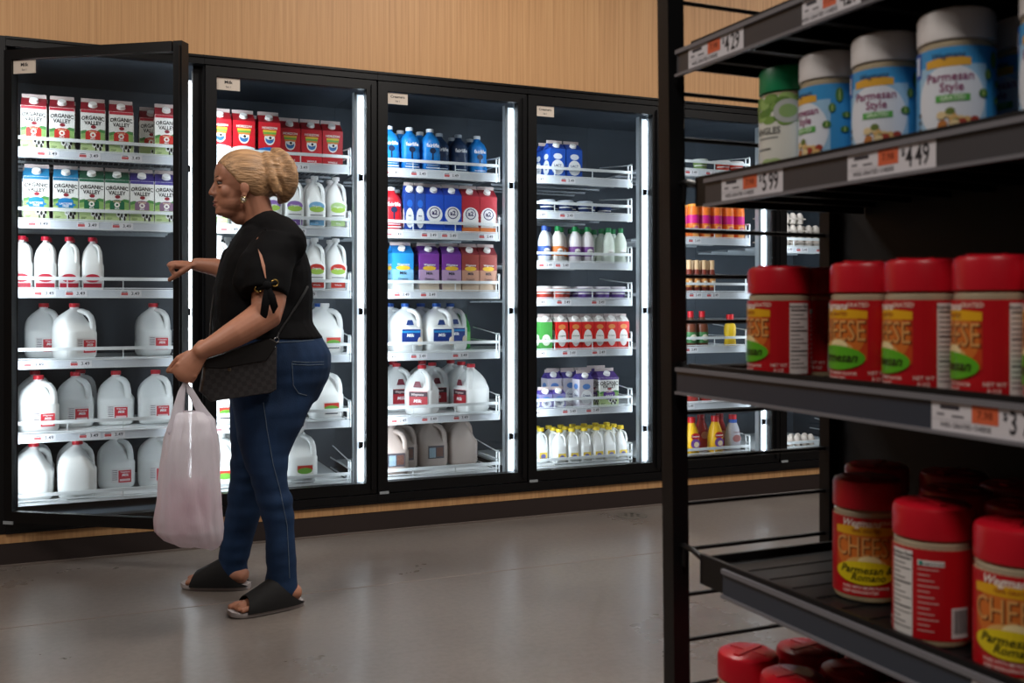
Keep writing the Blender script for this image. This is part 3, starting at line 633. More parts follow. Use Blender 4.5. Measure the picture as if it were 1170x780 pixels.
# egg cartons in the sixth cooler
zz = SHELF[5][3]+DECK+.0005
for k in range(3):
    for j, xx in enumerate((3.74, 4.055)):
        if k == 2 and j == 1: continue
        P['eggs'].inst((xx, YW+.24, zz + .0685*k), 0, ['grey egg carton, lowest of the left stack in the sixth cooler', 'grey egg carton, lowest of the right stack in the sixth cooler', 'grey egg carton, middle of the left stack in the sixth cooler', 'grey egg carton, topmost of the right stack in the sixth cooler', 'grey egg carton, topmost of the left stack in the sixth cooler'][2*k + j], 'egg cartons in the sixth cooler')
P['eggs'].inst((3.82, YW+.24, SHELF[5][0]+DECK+.0005), 0, 'pale egg carton on the bottom shelf of the sixth cooler', 'egg cartons in the sixth cooler')

# floor drain
dl = at(722, 589, 1); t = CAMH/((589-HZ)/FPX); u = (722-585)/FPX
dx, dy = t*(sY+cY*u), t*(cY-sY*u)
fd = MB().lathe([(.075, 0), (.075, .003), (.06, .004), (.0, .004)], mat('drain_metal', '77716a', .4, .5), 28)
for k in range(7):
    a = 2*PI*k/6; rr = .035 if k else 0
    fd.lathe([(.009, .0042), (.0088, .0044), (.0, .0044)], BLACK, 10, rr*math.cos(a) if k else 0, rr*math.sin(a) if k else 0)
o = fd.obj('floor_drain'); o.location = (dx, dy, 0); tag(o, 'round metal drain set in the concrete floor near the base', 'drain')
# ------------------------------------------------------------------ shelf rack at the right
XG = .70
rack = thing('shelf_rack', 'tall black metal shelf rack full of cheese jars, along the right edge', 'shelf rack', (.83, 1.1, 0))
def robj(mb, name, parent=None, smooth=False):
    mb.v = [p - Vector((.83, 1.1, 0)) for p in mb.v]; return mb.obj(name, parent or rack, smooth)
for px_, py_, a, b_ in ((.693, 1.09, .024, .025), (.955, 1.092, .017, .02), (.693, .10, .024, .025), (.955, .10, .017, .02)):
    pm_ = MB().box(px_, px_+a, py_, py_+b_, 0, 2.25, RACK)
    if px_ < .8: pm_.v = [Vector((p.x + .0115*(1.30-p.z), p.y, p.z)) for p in pm_.v]
    robj(pm_, 'post')
for yy in (1.1025, .1125):
    for k in range(30):
        z = .195 + .0594*k
        robj(MB().tube([(.715, yy, z), (.957, yy, z)], .0029, RACK, 8, ends=False), 'rung')
robj(MB().box(.973, .986, .10, 1.11, .05, 2.25, mat('rack_panel', '17181c', .6)), 'back_panel')
CHAN = {'A': mat('channel_lit_grey', '464549', .3, spec=.5), 'C': mat('channel_blue_reflection', '363d49', .25, spec=.6)}  # dark channels: lit grey above, cooler's bluish reflection below, both put into the colour
LIP = mat('channel_lip', '77767c', .3)
def pY(px, X=XG):
    u = (px-585)/FPX; return X*(cY - sY*u)/(sY + cY*u)
SHZ = [('A', 1.372, 1.082, 1.055), ('A', 1.201, 1.019, 1.045), ('C', .968, 1.082, 1.06), ('C', .735, .983, 1.035), ('C', .502, 1.0, 1.045), ('C', .27, 1.0, 1.045)]
def tag_print(p, y0, y1, zt, price, off):
    w = y0 - y1; h = .027; zc = zt - .0165
    fn = lambda u, v, l: (XG - off - OFF*l, y0 - u, zc + v)
    p.prect(fn, 0, w, -h/2, h/2, C('d9d6dc'), 1)
    p.prect(fn, w*.08, w*.26, h*.22, h*.36, C('3a3842'), 2); p.prect(fn, w*.05, w*.12, h*.0, h*.1, C('8a8890'), 2); p.prect(fn, w*.19, w*.30, -h*.02, h*.05, C('6a6870'), 2)
    p.prect(fn, 0, w*.60, -h*.13, -h*.11, C('b4b2ba'), 2)
    p.ptext(fn, 'WEG GRATED CHEESE', w*.31, -h*.29, h*.22, C('4a4852'), 2, .01, 0, .9)
    p.prect(fn, w*.37, w*.60, -h*.12, h*.44, C('d8653f'), 2); p.ptext(fn, '7.98', w*.485, h*.15, h*.34, C('8e3a22'), 3, .02)
    p.ptext(fn, '$', w*.655, h*.2, h*.34, C('2a2a32'), 2, .02)
    p.ptext(fn, price[0], w*.72, 0, h*1.02, C('24242c'), 2, .015, 0, .62); p.ptext(fn, price[2:], w*.86, 0, h*1.02, C('24242c'), 2, .015, 0, .62)
TAGS = {0: [(787, 850, '4.29'), (917, 984, '4.29')], 1: [(825, 895, '5.99'), (969, 1070, '4.49')], 2: [(1065, 1200, '3.79')], 3: [(1111, 1230, '3.79')]}
for i, (kind, zt, yend, dend) in enumerate(SHZ):
    s = MB(); zs = zt - .007; yb = .135
    s.box(.7035, .970, yb, dend, zs-.003, zs, RACK)
    s.box(.7032, .709, yb, dend, zt-.030, zt+.0065, RACK)
    s.box(.7032, .97, dend-.004, dend, zt-.030, zt+.003, RACK)
    for k in range(15):
        yy = yb + (dend-.03-yb)*k/14; s.box(.71, .965, yy, yy+.010, zs-.016, zs-.003, RACK)
    for k in range(22): s.box(.712, .966, yb+.01+(dend-yb-.02)*k/22, yb+.01+(dend-yb-.02)*k/22+.026, zs, zs+.0012, RACK)
    so = robj(s, 'shelf')
    c = MB(); m = CHAN[kind]
    c.box(XG, XG+.0028, yb, yend, zt-.031, zt-.001, m); c.box(XG-.003, XG+.002, yb, yend, zt-.004, zt+.001, LIP); c.box(XG-.0035, XG+.002, yb, yend, zt-.033, zt-.0295, LIP)
    robj(c, 'price_channel', so)
    hk = MB(); hk.tube([(.712, dend-.002, zt-.004), (.712, dend+.03, zt+.004), (.712, 1.089, zt+.004)], .004, RACK, 8); hk.tube([(.712, 1.082, zt+.006), (.712, 1.084, zt-.02)], .003, RACK, 8)
    robj(hk, 'hook', so)
    for pa, pb, pr in TAGS.get(i, []):
        p = MB(); tag_print(p, pY(pa), pY(pb), zt, pr, .0004); robj(p, 'price_tag', so)
# ---- jars
JR, JH = .0375, .130
LIDR = mat('red_lid', 'ba1324', .3); LIDW = mat('white_lid', 'd8d4d4', .4); LIDG = mat('green_lid', '0a7a4c', .35)
CHEESE = mat('grated_cheese', 'd9c7a0', .6, var=.12, vscale=400)
def jar_mesh():
    b = MB(); b.lathe([(.030, 0), (JR-.003, .001), (JR-.0005, .006), (JR-.0005, .088), (JR-.003, .094), (JR-.006, .098), (JR-.006, .104)], CHEESE, 40)
    return b.mesh('cheese_jar')
def lid_mesh(m):
    b = MB(); n = 72; R = []
    for r, z in ((JR-.0015, .099), (JR-.0005, .0995), (JR-.0005, .124), (JR-.002, .128), (JR-.006, .130), (.001, .1305)):
        R.append([((r + (.0004 if j % 2 and .0995 <= z <= .124 else 0))*math.cos(2*PI*j/n), (r + (.0004 if j % 2 and .0995 <= z <= .124 else 0))*math.sin(2*PI*j/n), z) for j in range(n)])
    b.rings(R, m); b.box(-.004, .004, -JR+.012, JR-.012, .1302, .1318, m)
    b.box(-JR+.012, JR-.012, -.0012, .0012, .1302, .1312, m)
    return b.mesh('lid')
def neck_mesh(m):
    return MB().lathe([(JR-.0016, .0905), (JR-.0012, .0955), (JR-.004, .0985)], m, 32, caps=False).mesh('neck')
def cheese_label(oval, txt1, txt2, red='b8141e'):
    p = MB(); fn = cyl(JR); z0, z1 = .007, .091; R = C(red, .3)
    p.prect(fn, -PI*JR, PI*JR, z0, z1, R, 1, 48)
    p.prect(fn, -.036, .036, .030, .079, C('c2441e', .3), 2, 14); p.pell(fn, 0, .055, .034, .026, C('d0702c', .3), 3, 18)
    p.ptext(fn, 'Wegmans', -.006, .085, .0105, C('f2e6dc'), 4, .02, .35)
    p.ptext(fn, 'GRATED', .026, .086, .006, C('e8c8b8'), 4, .02)
    V = []
    for i in range(17):
        u = -.036 + .072*i/16; k = .003*math.cos(u/.036*1.4); V.append((u, k))
    p.pstrip(lambda u, v, l: fn(u, v, l), [(u, .0795+k) for u, k in V], C('e2a81e', .3), .0725, 4)
    p.ptext(fn, '100% GRATED', 0, .077, .005, C('9a3a1a'), 6, .01)
    p.ptext(fn, 'CHEESE', .0008, .0585, .030, C('4a1612', .3), 5, .012, 0, .68); p.ptext(fn, 'CHEESE', 0, .059, .030, C('d99a58', .3), 6, .0, 0, .68)
    p.pell(fn, 0, .041, .022, .009, C('d9a860', .4), 7); p.pell(fn, .004, .045, .012, .006, C('ecd6a0', .4), 8)
    p.pell(fn, 0, .0325, .034, .0125, C(oval, .3), 9, 20)
    ink = C('2a3010', .3)
    if txt2: p.ptext(fn, txt1, 0, .0355, .0115, ink, 11, .015, .3); p.ptext(fn, txt2, .002, .0275, .0105, ink, 11, .015, .3)
    else: p.ptext(fn, txt1, 0, .0325, .0135, ink, 11, .02, .3)
    p.ptext(fn, 'PURE WITH MORE FLAVOR', 0, .0165, .0042, C('f0d8d0'), 4, .01); p.ptext(fn, 'KEEP REFRIGERATED', -.006, .0115, .0042, C('f0d8d0'), 4, .01)
    p.ptext(fn, 'NET WT', .046, .0175, .005, C('f0d8d0'), 4, .01); p.ptext(fn, '8 OZ', .046, .0115, .005, C('f0d8d0'), 4, .01)
    p.prect(fn, .058, .084, z0+.001, z1-.003, C('dcd8d6', .35), 3, 8)
    p.ptext(fn, 'Nutrition Facts', .071, .084, .0045, INK, 5, .02)
    for i in range(15):
        v = .079 - .0046*i; p.prect(fn, .0595, .0595 + (.023 if i % 5 == 0 else .011 + .006*((i*7) % 3)), v, v + (.0016 if i % 5 == 0 else .0009), C('3a383c'), 5, 4)
    p.prect(fn, .089, .113, .076, .081, C('e4e6e2'), 3, 6); p.pell(fn, .092, .0785, .002, .002, C('1f8a7a'), 5); p.ptext(fn, 'wegmans.com', .103, .0785, .0035, C('5a5a60'), 5, .01)
    for i in range(12):
        v = .072 - .0052*i; p.prect(fn, .089, .108 - .004*((i*5) % 3), v, v+.0011, C('d8a8a4'), 3, 5)
    p.prect(fn, -.116, -.098, .010, .038, C('d6d2d2', .4), 3, 5)
    for i in range(9): p.prect(fn, -.114+.0018*i, -.114+.0018*i+.0007*(1+i % 2), .014, .036, INK, 5)
    return p.mesh('label', False)
def blue_label():
    p = MB(); fn = cyl(JR); z0, z1 = .007, .091
    p.prect(fn, -PI*JR, PI*JR, z0, z1, C('3c94d0', .35), 1, 48)
    p.prect(fn, -.037, .034, z0, .074, C('9cc4e2', .35), 2, 14); p.pell(fn, -.002, .040, .034, .034, C('dfe4ee', .35), 3, 20)
    p.prect(fn, -.046, -.034, .066, z1, C('2350a8', .35), 3, 3); p.prect(fn, -.043, -.037, .070, .087, C('d8e0ee'), 4)
    p.pstrip(fn, [(-.026 + .044*i/10, .0795 + .002*math.sin(PI*i/10)) for i in range(11)], C('dca63c', .35), .0725, 4)
    p.ptext(fn, 'Wegmans', -.004, .083, .008, C('2a3a5a'), 5, .01, .3)
    p.ptext(fn, 'Parmesan', -.002, .0625, .0118, C('8a2a66', .35), 6, .012); p.ptext(fn, 'Style', .0, .0525, .0118, C('8a2a66', .35), 6, .012)
    p.prect(fn, -.015, .017, .039, .0455, C('5aa850', .35), 6, 6); p.ptext(fn, 'GRATED', .001, .0422, .006, C('d8f0d0'), 8, .02)
    random.seed(5)
    for k in range(26):
        a = random.uniform(0, 6.28); r = random.uniform(0, 1); p.pell(fn, .004+.022*r*math.cos(a), .020+.0105*r*math.sin(a), .0045, .0035, C(random.choice(['b8743a', 'd8b070', 'a03a2a', 'e0c898', '6a7a3a'])), 7+k % 4, 8)
    for cu, cv, ru, rv in ((.044, .078, .0045, .008), (.052, .056, .0055, .0035), (.036, .064, .004, .005), (.05, .040, .005, .0035), (.030, .046, .005, .004)):
        p.pell(fn, cu, cv, ru, rv, C('4e7a3a', .4), 9, 10); p.pell(fn, cu, cv, ru*.15, rv*.9, C('b8c87a', .4), 10, 4)
    for k in range(3): p.pell(fn, -.036, .030 - .007*k, .0025, .0025, C('55606e'), 5, 8)
    for i in range(10): p.prect(fn, .07, .095 - .004*((i*5) % 3), .08-.006*i, .0815-.006*i, C('d0e0ee'), 3, 5)
    return p.mesh('label', False)
def green_label():
    p = MB(); fn = cyl(JR); z0, z1 = .005, .093
    p.prect(fn, -PI*JR, PI*JR, z0, z1, C('dcdcd4', .35), 1, 48)
    random.seed(9)
    for k in range(60):
        u = random.uniform(-.1, .1); p.pell(fn, u, random.uniform(.062, .092), .010, .005, C(random.choice(['7a9c4a', '94b466', '5f8438'])), 2+k % 4, 8)
    p.pell(fn, .024, .074, .018, .014, C('b4b8b4'), 7, 14); p.pell(fn, .024, .074, .011, .008, C('8aa86a'), 8, 12)
    p.ptext(fn, 'ANGLES', -.005, .052, .011, C('5a5c5a'), 4, .02); p.prect(fn, -.02, .012, .043, .045, C('8a8c8a'), 3, 5); p.prect(fn, -.022, .002, .030, .032, C('5a5c5a'), 3, 5)
    for k in range(14): p.pell(fn, random.uniform(-.1, .1), random.uniform(.008, .016), .009, .004, C('a8bc84'), 2+k % 3, 8)
    return p.mesh('label', False)
JM = jar_mesh(); NK = neck_mesh(mat('jar_neck', 'b4a68c', .15, coat=.5))
LR, LW_, LG = lid_mesh(LIDR), lid_mesh(LIDW), lid_mesh(LIDG)
JAR = {}
for k, lab, ld in (('parm', cheese_label('5aa824', 'Parmesan', ''), LR), ('romano', cheese_label('dcc41c', 'Parmesan &', 'Romano'), LR), ('style', blue_label(), LW_), ('green', green_label(), LG)):
    JAR[k] = Proto('cheese_jar', 'cheese jar', '', .075, .075, [('cheese_jar', JM), ('label', lab), ('neck', NK), ('lid', ld)])
def jar(key, X, Y, si, turn, label, group):
    o = JAR[key].inst((X, Y, SHZ[si][1]-.0053), math.radians(turn), label, group)
    if 'peach' in label:
        w_ = MB(); w_.add([(0, 0, .1322)] + [(.024*math.cos(a*.22+.4), .024*math.sin(a*.22+.4), .1324) for a in range(9)], [(0, a+1, a+2) for a in range(8)], mat('peach_seal', 'c98a64', .45)); w_.obj('seal_piece', o, False)
    o.scale = (.91, .91, .955) if si == 1 else (.975, .975, 1)
def jy(px, X=.7505):                          # Y of the jar whose left outline meets px
    ang = math.atan((px-585)/FPX) + YAW
    lo, hi = .2, 1.4
    for _ in range(50):
        m = (lo+hi)/2
        if math.atan2(X, m) - math.asin(JR/math.hypot(X, m)) > ang: lo = m
        else: hi = m
    return m
g = 'red parmesan jars on the middle shelf'
C_Y = [jy(p) for p in (853, 947, 1008, 1086, 1168)]
for Y, t, l in zip(C_Y, (-110, -97, -116, -122, -122), ('red parmesan jar standing apart at the far end of the middle shelf', 'red parmesan jar second from the far end, middle shelf, green oval showing whole', 'red parmesan jar third from the far end, front row of the middle shelf', 'red parmesan jar fourth from the far end, above the 3.79 price tag', 'red parmesan jar cut off by right picture edge on the middle shelf')):
    jar('parm', .7505, Y, 2, t, l, g)
jar('parm', .832, jy(903, .832), 2, -120, 'dark red parmesan jar in the gap behind the first middle shelf jar', g)
jar('parm', .832, C_Y[2]+.01, 2, -100, 'red parmesan jar behind the second and third middle shelf jars', g)
jar('parm', .832, C_Y[3]+.005, 2, -100, 'red parmesan jar behind the third and fourth middle shelf jars', g)
g = 'red parmesan and romano jars on the fourth shelf'
jar('romano', .797, .850, 3, -46, 'red romano cheese jar with yellow oval, farthest whole jar on its shelf', g)
jar('romano', .7545, jy(1018, .7545), 3, -203, 'red cheese jar turned to show its white nutrition panel', g)
jar('romano', .7505, jy(1110), 3, -58, 'red romano cheese jar nearest the camera, cut off at right edge', g)
jar('romano', .872, .915, 3, -60, 'red cheese jar just peeking out left behind the yellow-oval jar', g)
q = jy(1110)
for i, (X, Y) in enumerate(((.832, .760), (.912, .838), (.912, .755), (.830, .676), (.910, .668), (.829, .592), (.908, .585))):
    jar('romano', X, Y, 3, -80, 'red cheese jar in shadow behind, %s lid back from the nutrition-panel jar' % ORD[i], g)
g = 'red-lidded jars on the lowest visible shelf'
for i, (X, Y, l) in enumerate(((.749, 1.000, 'red-lidded jar nearest the post on the lowest visible shelf'), (.826, .985, 'red-lidded jar at the back beside the post, lowest visible shelf'), (.749, .917, 'red-lidded jar with peach seal piece on lid, lowest visible shelf'), (.826, .905, 'red-lidded jar at the back with pale reflection on its lid, lowest shelf'), (.749, .836, 'red-lidded jar third along the front of the lowest visible shelf'), (.826, .825, 'red-lidded jar third along the back of the lowest visible shelf'), (.904, .95, 'red-lidded jar against the panel on the lowest visible shelf'))):
    jar('romano', X, Y, 4, -70 - 11*i, l, g)
g = 'parmesan style jars on the second shelf'
jar('green', .7505, jy(866)+.004, 1, -78, 'green-lidded jar at the far end of the second rack shelf', g)
for p, t, l in ((909, -95, 'blue parmesan style jar with white lid beside the green-lidded jar'), (968, -60, 'blue parmesan style jar, second of the white-lidded front row'), (1043, -54, 'blue parmesan style jar, third white lid, text fully readable'), (1159, -75, 'blue parmesan style jar cut off at the right edge, second shelf')):
    jar('style', .7505, jy(p), 1, t, l, g)
jar('style', .832, jy(1126, .832), 1, -100, 'blue parmesan style jar in shadow between the last two front jars', g)
# ------------------------------------------------------------------ the woman
def remesh(mb, voxel, it=4, name='m', m=None, fac=.5):
    me = mb.mesh(name, False)
    ob = bpy.data.objects.new('tmp', me); COL.objects.link(ob)
    r = ob.modifiers.new('r', 'REMESH'); r.mode = 'VOXEL'; r.voxel_size = voxel; r.use_smooth_shade = True
    s = ob.modifiers.new('s', 'SMOOTH'); s.factor = fac; s.iterations = it
    dg = bpy.context.evaluated_depsgraph_get(); dg.update()
    out = bpy.data.meshes.new_from_object(ob.evaluated_get(dg)); out.name = name
    bpy.data.objects.remove(ob)
    out.materials.clear(); out.materials.append(m)
    out.shade_smooth(); return out
SKIN = mat('skin', 'a8735b', .5, sss=.1, var=.03, vscale=30)
SKM = SKIN
DUM = SKIN
def hring(y, f, b, Y, lat, grow=0, n=28, e=2.3):
    a, c = at(f, y, Y), at(b, y, Y); cx = (a.x+c.x)/2; rx = (c.x-a.x)/2 + grow; z = (a.z+c.z)/2; ly = lat + grow; R = []
    for j in range(n):
        t = 2*PI*j/n; co_, si = math.cos(t), math.sin(t)
        R.append(Vector((cx + rx*abs(co_)**(2/e)*(1 if co_ > 0 else -1), Y + ly*abs(si)**(2/e)*(1 if si > 0 else -1), z)))
    return R
YT = 3.64
TORSO = [(254, 281, 322, .085), (263, 275, 332, .125), (275, 268, 340, .16), (290, 259, 347, .178), (310, 250, 353, .182), (330, 245, 354, .18), (350, 243, 353, .175), (368, 244, 355, .178), (380, 246, 361, .19)]
HIPS = [(380, 246, 361, .188), (392, 250, 369, .196), (405, 255, 375, .2), (418, 258, 375.5, .202), (432, 260, 372, .2), (447, 262, 365, .192), (458, 264, 358, .18)]
NEAR = [(432, 262, 366, 3.545, .10), (452, 264, 360, 3.545, .10), (470, 267, 352, 3.54, .1), (486, 270, 345, 3.535, .095), (503, 273, 336, 3.53, .088), (522, 278, 329, 3.52, .078), (541, 285, 327, 3.51, .07), (560, 291, 330, 3.505, .068), (578, 297, 334, 3.5, .064), (598, 302, 335, 3.495, .056), (630, 305.5, 336, 3.49, .052), (655, 305, 337, 3.49, .053), (668, 304, 338, 3.49, .055), (678, 303.5, 338.5, 3.49, .056)]
FAR = [(432, 262, 362, 3.735, .10), (465, 263, 348, 3.735, .1), (495, 264, 332, 3.74, .092), (519, 265, 321, 3.75, .08), (538, 264, 312, 3.76, .072), (556, 262, 306, 3.77, .068), (585, 259, 298, 3.785, .06), (605, 256, 292, 3.795, .055), (630, 252, 285, 3.80, .05), (646, 249.5, 282, 3.80, .05), (657, 248.5, 281.5, 3.80, .051)]
def hand(mb, W, d, n, ts, size=1.0, curls=(55, 75, 45), spread=.0, thumb=(.6, .7, .35), r=.0078):
    d = d.normalized(); n = (n - d*n.dot(d)).normalized(); s = d.cross(n).normalized()
    k = size
    mb.tube([W - d*.02*k, W + d*.02*k, W + d*.055*k, W + d*.082*k], [.026*k, .029*k, .036*k, .036*k], DUM, 14, flat=(.43, 1.08), up=n)
    for i in range(4):
        ln = (.074, .084, .078, .060)[i]*k; root = W + d*.072*k + s*((i-1.5)*.0212*k) - n*.004*k
        pts = [root]; ang = 0; p = root
        for q, cdeg in zip((.44, .31, .25), curls):
            ang += math.radians(cdeg + (i-1.5)*4)
            p = p + (d*math.cos(ang) + n*math.sin(ang) + s*(i-1.5)*spread)*ln*q; pts.append(p)
        mb.tube(pts, [r*1.12*k, r*1.02*k, r*.94*k, r*.78*k], DUM, 10, up=s)
    tr = W + d*.026*k + s*(ts*.024*k) + n*.008*k
    v1 = (d*thumb[0] + s*ts*thumb[1] + n*thumb[2]).normalized(); v2 = (d*(thumb[0]+.35) + s*ts*(thumb[1]-.45) + n*(thumb[2]+.25)).normalized()
    mb.tube([tr, tr+v1*.036*k, tr+v1*.036*k+v2*.032*k, tr+v1*.036*k+v2*.055*k], [.0145*k, .0118*k, .0105*k, .0085*k], DUM, 10, up=n)
bd = MB()
bd.rings([hring(y, f+2, b_-3, YT, l, -.018) for y, f, b_, l in TORSO + HIPS[1:]], DUM)
for S in (NEAR, FAR):
    R = [hring(y, f, b_, Y, l, -.014) for y, f, b_, Y, l in S]
    bd.rings(R, DUM)
# neck and head (pixel landmarks on the head's middle plane)
YH = 3.64
def hp(px, py, dy=0): v = at(px, py, YH); return Vector((v.x, YH + dy, v.z))
bd.tube([hp(289, 226), hp(294, 245), hp(302, 262), hp(305, 275)], [.058, .057, .066, .085], DUM, 20)
bd.tube([hp(303, 262), hp(314, 272, -.10), hp(317, 282, -.155)], [.06, .056, .058], DUM, 16)
bd.tube([hp(303, 262), hp(306, 272, .10), hp(303, 282, .155)], [.06, .056, .056], DUM, 16)
bd.ell(hp(279, 204), (.103, .074, .097), DUM)
bd.ell(hp(259.5, 200), (.044, .058, .062), DUM)
bd.ell(hp(264, 221), (.055, .056, .072), DUM)
bd.ell(hp(249.5, 205), (.014, .044, .010), DUM)
bd.tube([hp(248.5, 206), hp(245.5, 212), hp(242.2, 219.5)], [.008, .009, .0115], DUM, 12)
bd.ell(hp(241.6, 220.8), (.0105, .011, .0095), DUM)
for sg in (-1, 1):
    bd.ell(hp(245.2, 222, sg*.0125), (.0105, .0075, .008), DUM)
    bd.ell(hp(258, 220, sg*.036), (.026, .02, .026), DUM)
    e = hp(276, 217, sg*.074)
    bd.ell(e, (.0165, .008, .025), DUM); bd.ell(e + Vector((-.002, 0, -.024)), (.009, .007, .013), DUM)
    bd.ell(hp(249.4, 206.8, sg*.031), (.0085, .018, .006), DUM); bd.ell(hp(250.0, 213.6, sg*.031), (.008, .016, .005), DUM)
bd.ell(hp(266, 231), (.058, .055, .048), DUM)
bd.ell(hp(249, 227), (.013, .024, .014), DUM)
bd.ell(hp(247.0, 230.4), (.0105, .021, .0058), DUM)
bd.ell(hp(247.6, 235.0), (.0105, .019, .0062), DUM)
bd.ell(hp(251, 239), (.014, .026, .016), DUM)
bd.ell(hp(252.3, 242.6), (.019, .026, .014), DUM)
bd.ell(hp(264, 241.5), (.046, .038, .026), DUM); bd.ell(hp(275, 246), (.040, .032, .034), DUM)
# near (left) arm, holding the bag; far (right) arm, reaching to the door
SH_L = Vector((at(312, 283, 3.47).x, 3.475, at(312, 283, 3.47).z))
wl = at(229, 402, 3.345)
bd.tube([SH_L, at(310, 315, 3.44), at(306.5, 346, 3.41), at(303.5, 359, 3.395), at(288, 369.5, 3.37), at(268, 381.5, 3.352), at(248, 392.5, 3.346), wl], [.066, .062, .057, .056, .05, .044, .035, .0265], DUM, 18)
SH_R = hp(303, 282, .165)
wr = at(224, 302, 3.925)
bd.tube([SH_R, at(288, 302, 3.84), at(273, 314, 3.865), at(262, 311, 3.88), at(246, 305, 3.9), wr], [.06, .055, .045, .041, .034, .0245], DUM, 18)
hand(bd, wl, Vector((-.60, 0, -.80)), Vector((.15, 1, .0)), -1, 1.0, (30, 72, 62), spread=.04, thumb=(.85, .5, .25))
hand(bd, wr, Vector((-.97, .26, -.02)), Vector((-.15, .25, -.95)), 1, .95, (40, 78, 50), thumb=(.8, .25, .5))
# feet
FT = {'near': (Vector((.462, 3.432, 0)), Vector((.716, 3.490, 0))), 'far': (Vector((.352, 3.872, 0)), Vector((.578, 3.757, 0)))}
SOLE = .017
def foot(mb, T, H, ank):
    ax = (H-T); L = ax.length; ax.normalize(); sd = Vector((-ax.y, ax.x, 0)); U = Vector((0, 0, 1))
    pt = lambda t, z, s=0: T + ax*(L*t) + sd*s + U*(SOLE + z)
    mb.tube([pt(.14, .011), pt(.30, .019), pt(.48, .031), pt(.66, .038), pt(.82, .034), pt(.885, .030)], [.015, .022, .029, .033, .033, .029], DUM, 18, flat=(1.0, 1.28), up=U)
    for i in range(5):
        s = (-.034 + .0165*i); tl = (.055, .065, .068, .07, .085)[i] if True else .06
        mb.tube([pt(.24, .012, s), pt(.24 - tl*1.1, .012, s*1.05), pt(.235 - tl*2.1, .008, s*1.05)], [.0115, .0095, .0085] if i < 4 else [.014, .0125, .011], DUM, 10)
    mb.tube([pt(.76, .04), (pt(.74, .1) + ank)*.5, ank], [.034, .033, .040], DUM, 16)
foot(bd, *FT['near'], at(320, 655, 3.49)); foot(bd, *FT['far'], at(267, 632, 3.80))
pm = remesh(bd, .0034, 5, 'person', SKIN, .45)
person = link('person', pm)
tag(person, 'woman with blond bun, black blouse and jeans, reaching to the open cooler door', 'person')
# hair
HAIR = mat('blond_hair', 'ab8560', .45, var=.42, vscale=34, stretch=(.35, 2.5, 2.2), bump=.5, bscale=70)
hb = MB(); hb.ell(hp(281, 203.3), (.1125, .083, .1035), HAIR, 40, 28)
bm = bmesh.new(); hm0 = hb.mesh('h', False); bm.from_mesh(hm0)
def cut(p0, p1, keep):                      # plane through two landmarks and the lateral axis
    a, b_ = hp(*p0), hp(*p1); nrm = (b_-a).cross(Vector((0, 1, 0))).normalized()
    if nrm.dot(hp(*keep)-a) > 0: nrm = -nrm
    r = bmesh.ops.bisect_plane(bm, geom=bm.verts[:]+bm.edges[:]+bm.faces[:], plane_co=a, plane_no=nrm, clear_outer=True)
    bmesh.ops.holes_fill(bm, edges=[e for e in bm.edges if e.is_boundary])
cut((246, 183), (270, 212), (290, 190)); cut((266, 208), (306, 241), (290, 190))
hm1 = bpy.data.meshes.new('h'); bm.to_mesh(hm1)
hb2 = MB(); hb2.add([v.co.copy() for v in hm1.vertices], [tuple(p.vertices) for p in hm1.polygons], HAIR)
bun = hp(315.5, 201)
hb2.ell(bun, (.048, .060, .076), HAIR, 24, 16, Matrix.Rotation(math.radians(14), 3, 'Y'))
for k in range(9):
    a0 = -1.2 + .3*k; pts = []
    for i in range(9):
        t = i/8*PI
        pts.append(bun + Vector((math.cos(a0*.35+.25)*.0 + .052*math.sin(t)*math.cos(a0*.9) - .012*math.cos(t), -.064*math.sin(t)*math.cos(a0*.55), .08*math.cos(t) + .014*math.sin(a0*2))))
    hb2.tube(pts, [.010, .014, .016, .017, .017, .017, .016, .014, .010], HAIR, 8)
hb2.tube([hp(301, 178, -.03), hp(304, 190, -.062), hp(307, 205, -.066), hp(313, 219, -.058), hp(322, 226, -.02)], [.012, .017, .018, .017, .012], HAIR, 10)
hb2.tube([hp(303, 176, -.01), hp(312, 186, -.058), hp(316, 202, -.062), hp(323, 214, -.052)], [.012, .017, .018, .012], HAIR, 10)
link('hair', remesh(hb2, .005, 3, 'hair', HAIR), person)
bpy.data.meshes.remove(hm0); bpy.data.meshes.remove(hm1)
# eyes, brows, lips, earring
fe = MB()
for sg in (-1, 1): fe.ell(hp(250.6, 210.3, sg*.031), (.0095, .012, .0072), mat('eye_white', '6f625b', .6), 14, 10)
fe.obj('eyes', person)
ir = MB()
for sg in (-1, 1): ir.ell(hp(248.4, 210.2, sg*.031), (.0045, .0075, .0065), mat('iris', '1a0f0a', .2), 12, 8)
ir.obj('iris', person)
for sg in (-1, 1):
    MB().tube([hp(246, 203.4, sg*.018), hp(247.8, 202.6, sg*.032), hp(254, 203.6, sg*.047)], [.0025, .0032, .002], mat('brow_hair', '4a3222', .7), 8).obj('eyebrow', person)
    MB().tube([hp(247.0, 208.7, sg*.021), hp(247.6, 208.4, sg*.034), hp(251.2, 209.6, sg*.043)], [.0012, .0018, .0012], mat('lash', '1c120e', .6), 6).obj('eyelash', person)
lp = MB(); lp.ell(hp(246.0, 230.7), (.0095, .0175, .0038), mat('lips', '8a4a44', .4), 16, 10); lp.ell(hp(246.6, 234.5), (.0098, .016, .0045), mat('lips', '8a4a44', .4), 16, 10); lp.obj('lips', person)
for sg in (-1, 1):
    er = MB(); c_ = hp(274.2, 230.5, sg*.082); er.torus(c_, .0085, .003, mat('earring_gold', 'd8c49a', .2, .9), Matrix.Rotation(PI/2, 3, 'X')); er.ell(c_, (.005, .004, .005), mat('pearl', 'f2ece4', .15), 12, 8)
    er.obj('earring', person)
